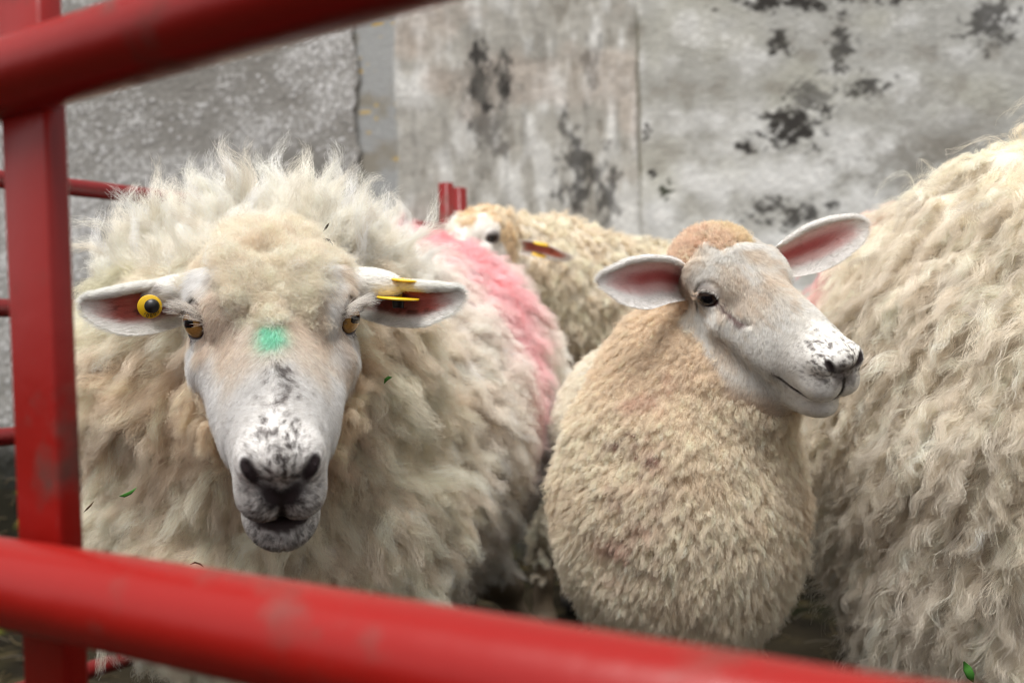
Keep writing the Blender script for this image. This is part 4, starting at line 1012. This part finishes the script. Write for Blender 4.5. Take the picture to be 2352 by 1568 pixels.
    c = mixc(c, (.14, .13, .09), .75 * seam * sst(fbm(p * [1, 1, .3], .1, 45), -.5, .1))
    c = mixc(c, (.10, .095, .085), .8 * np.exp(-((x - e1 - .004) / .005)**2))
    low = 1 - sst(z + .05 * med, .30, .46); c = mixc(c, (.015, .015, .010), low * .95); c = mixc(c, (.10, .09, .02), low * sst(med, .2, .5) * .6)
    y = Y0 - h; V = np.stack([x, y, z], 1); nx, nz_ = X.shape
    i = np.arange(nx - 1)[:, None] * nz_; j = np.arange(nz_ - 1)[None]
    Q = np.stack([i + j, i + nz_ + j, i + nz_ + j + 1, i + j + 1], -1).reshape(-1, 4)
    # back, ends and coping of the slab
    bt = np.array([[-6, Y0 + .22, -.1], [6, Y0 + .22, -.1], [6, Y0 + .22, 2.9], [-6, Y0 + .22, 2.9]]); o = len(V)
    V = np.concatenate([V, bt]); c = np.concatenate([c, np.full((4, 3), .35, F32)])
    k00, k10, k11, k01 = 0, (nx - 1) * nz_, nx * nz_ - 1, nz_ - 1
    Q = np.concatenate([Q, [[o + 1, o, o + 3, o + 2], [o, k00, k01, o + 3], [k10, o + 1, o + 2, k11], [k01, k11, o + 2, o + 3]]])
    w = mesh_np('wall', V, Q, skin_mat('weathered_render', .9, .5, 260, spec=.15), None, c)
    for t in w.data.polygons[-4:]: t.use_smooth = False
    return tag(w, 'tall weathered roughcast wall streaked with whitewash and black mould behind the pen', 'wall')
build_wall()

# ------------------------------------------------------------------ ground and the mucky bank at the wall's foot
def build_ground():
    xs = np.concatenate([-np.geomspace(300, 4, 16), np.linspace(-3, 3, 240), np.geomspace(4, 300, 16)])
    ys = np.concatenate([-np.geomspace(300, 3, 16), np.linspace(-2, 3.2, 210), np.geomspace(4, 300, 16)])
    X, Y = np.meshgrid(xs, ys, indexing='ij'); n = X.size; p = np.stack([X.ravel(), Y.ravel(), np.zeros(n)], 1)
    z = .014 * fbm(p, .25, 1, 4) + .006 * vn(p, .04, 2) - .02
    a, b = fbm(p, .3, 3, 4), vn(p, .03, 4)
    c = mixc(np.zeros((n, 3), F32) + np.array((.012, .010, .007), F32), (.03, .024, .015), sst(a, -.1, .6)); c = mixc(c, (.025, .032, .010), .6 * sst(-a, .1, .5)); c = mixc(c, (.09, .07, .035), .5 * sst(b, .5, .9))
    p[:, 2] = z; nx, ny = X.shape; i = np.arange(nx - 1)[:, None] * ny; j = np.arange(ny - 1)[None]
    Q = np.stack([i + j, i + ny + j, i + ny + j + 1, i + j + 1], -1).reshape(-1, 4)
    tag(mesh_np('ground', p, Q, skin_mat('trodden_muck', .95, .8, 60, spec=.04), None, c), kind='structure')
    # bank
    s = np.linspace(-3.2, .2, 260); w = np.linspace(0, 1, 60); S, W = np.meshgrid(s, w, indexing='ij'); m = S.size
    q = np.stack([S.ravel(), W.ravel(), np.zeros(m)], 1); prof = sst(q[:, 1], 0, .75) * (1 - .2 * q[:, 1]**4)
    zz = -.03 + (.30 * (1 - sst(q[:, 0], -1.0, .1))) * prof * (1 + .25 * fbm(q, .3, 5)) + .012 * fbm(q, .05, 6, 3)
    yy = 2.28 + .70 * q[:, 1]
    Vb = np.stack([q[:, 0], yy, zz], 1)
    cb = mixc(np.zeros((m, 3), F32) + np.array((.010, .009, .006), F32), (.07, .07, .012), sst(fbm(Vb, .06, 7), .15, .5)); cb = mixc(cb, (.20, .13, .05), .6 * sst(vn(Vb, .02, 8), .6, .9))
    i = np.arange(259)[:, None] * 60; j = np.arange(59)[None]; Qb = np.stack([i + j, i + 60 + j, i + 61 + j, i + j + 1], -1).reshape(-1, 4)
    tag(mesh_np('bank', Vb, Qb, skin_mat('mossy_bank', .95, .9, 90, spec=.04), None, cb), kind='structure')
    # straw trodden into the muck
    rg = np.random.default_rng(9); k = 2600; px = rg.uniform(-2.2, 1.8, k); py = rg.uniform(.3, 2.9, k)
    on = (py > 2.3) & (px < .1); pz = np.where(on, -.03 + .30 * (1 - sst(px, -1, .1)) * sst((py - 2.28) / .7, 0, .75), -.012)
    a = rg.random(k) * 6.28; L = rg.uniform(.03, .11, k); d = np.stack([np.cos(a), np.sin(a), .12 * rg.normal(size=k)], 1) * L[:, None]
    t = np.linspace(0, 1, 4)[None, :, None]; g = np.stack([px, py, pz + .006], 1)[:, None] + d[:, None] * t + .006 * np.sin(t * 3) * rg.normal(size=(k, 1, 3))
    cc = np.array((.11, .08, .035)) * rg.uniform(.3, 1.2, (k, 1))
    tag(curves_np('straw', g, np.full((k, 4), .0013), MAT_FACE, None, cc), kind='stuff')
build_ground()

# ------------------------------------------------------------------ bits of grass and dirt caught in the wool
MAT_GRASS = plain_mat('cut_grass', (.06, .22, .03), .6, .3, 0, .4, 300); MAT_TWIG = plain_mat('dry_stem', (.10, .055, .025), .8, .2, 0, .4, 300); MAT_DUNG = plain_mat('dried_dung', (.055, .042, .03), .9, .2, 0, .5, 300)
def blade(name, pts, w, mat, label, cat, group=None):
    pts = np.array(pts, float); n = len(pts); T = unit(np.gradient(pts, axis=0)); s = np.cross(T, _f); s = unit(s); k = np.sin(np.linspace(.15, math.pi - .1, n))[:, None]
    th = np.linspace(0, 2 * math.pi, 8, endpoint=False)
    V = (pts[:, None] + s[:, None] * (np.cos(th)[None, :, None] * w * k[:, None]) + _f * (np.sin(th)[None, :, None] * w * .25 * k[:, None])).reshape(-1, 3)
    i = np.arange(n - 1)[:, None] * 8; j = np.arange(8)[None]; j2 = (j + 1) % 8
    o = mesh_np(name, V, [np.stack([i + j, i + j2, i + 8 + j2, i + 8 + j], -1).reshape(-1, 4), np.arange(8)[None], (np.arange(8) + (n - 1) * 8)[None]], mat)
    return tag(o, label, cat, group)
blade('grass_blade', [P(274, 1139, .872), P(285, 1138, .868), P(300, 1131, .866), P(314, 1119, .868)], .0017, MAT_GRASS, 'curved green blade of grass stuck in the wool low on the big ewe\'s left-hand chest', 'grass blade')
blade('grass_blade', [P(882, 881, .905), P(886, 872, .90), P(893, 867, .90), P(901, 866, .903)], .0018, MAT_GRASS, 'short green leaf caught in the big ewe\'s wool right of her cheek', 'grass blade')
blade('leaf_scrap', [P(2214, 1518, .84), P(2222, 1535, .838), P(2230, 1552, .838), P(2236, 1566, .84)], .0042, MAT_GRASS, 'torn green leaf scrap hanging in the long wool at the bottom right corner', 'leaf')
blade('dry_stem', [P(192, 1176, .885), P(200, 1168, .882), P(208, 1160, .882), P(216, 1150, .885)], .0009, MAT_TWIG, 'thin brown stem stuck in the chest wool beside the gate upright', 'stem')
blade('dry_stem', [P(436, 1296, .90), P(448, 1291, .895), P(460, 1295, .895), P(468, 1302, .90)], .0010, MAT_TWIG, 'dark curled stem in the ewe\'s chest wool just above the lower red rail', 'stem')
blade('dry_stem', [P(742, 532, .895), P(748, 524, .89), P(752, 518, .888), P(756, 512, .89)], .0011, MAT_DUNG, 'short dark stalk standing in the wool on top of the ewe\'s head', 'stem')
for k_, (u, v, z, rx, rz, lab) in enumerate(((712, 545, .884, .0075, .0050, 'dark clot of dried muck in the parted wool on the ewe\'s head, the left one'), (752, 566, .880, .0045, .0070, 'dark clot of dried muck in the parted wool on the ewe\'s head, the right one'))):
    V, Q = uv_ball((0, 0, 0), 1, 28, 20, sq=(rx, .004, rz)); V = V * (1 + .35 * fbm(V, .006, 5 + k_)[:, None] + .2 * vn(V, .002, 6)[:, None]) + P(u, v, z)
    tag(mesh_np('muck_clot', V, Q, MAT_DUNG), lab, 'muck')
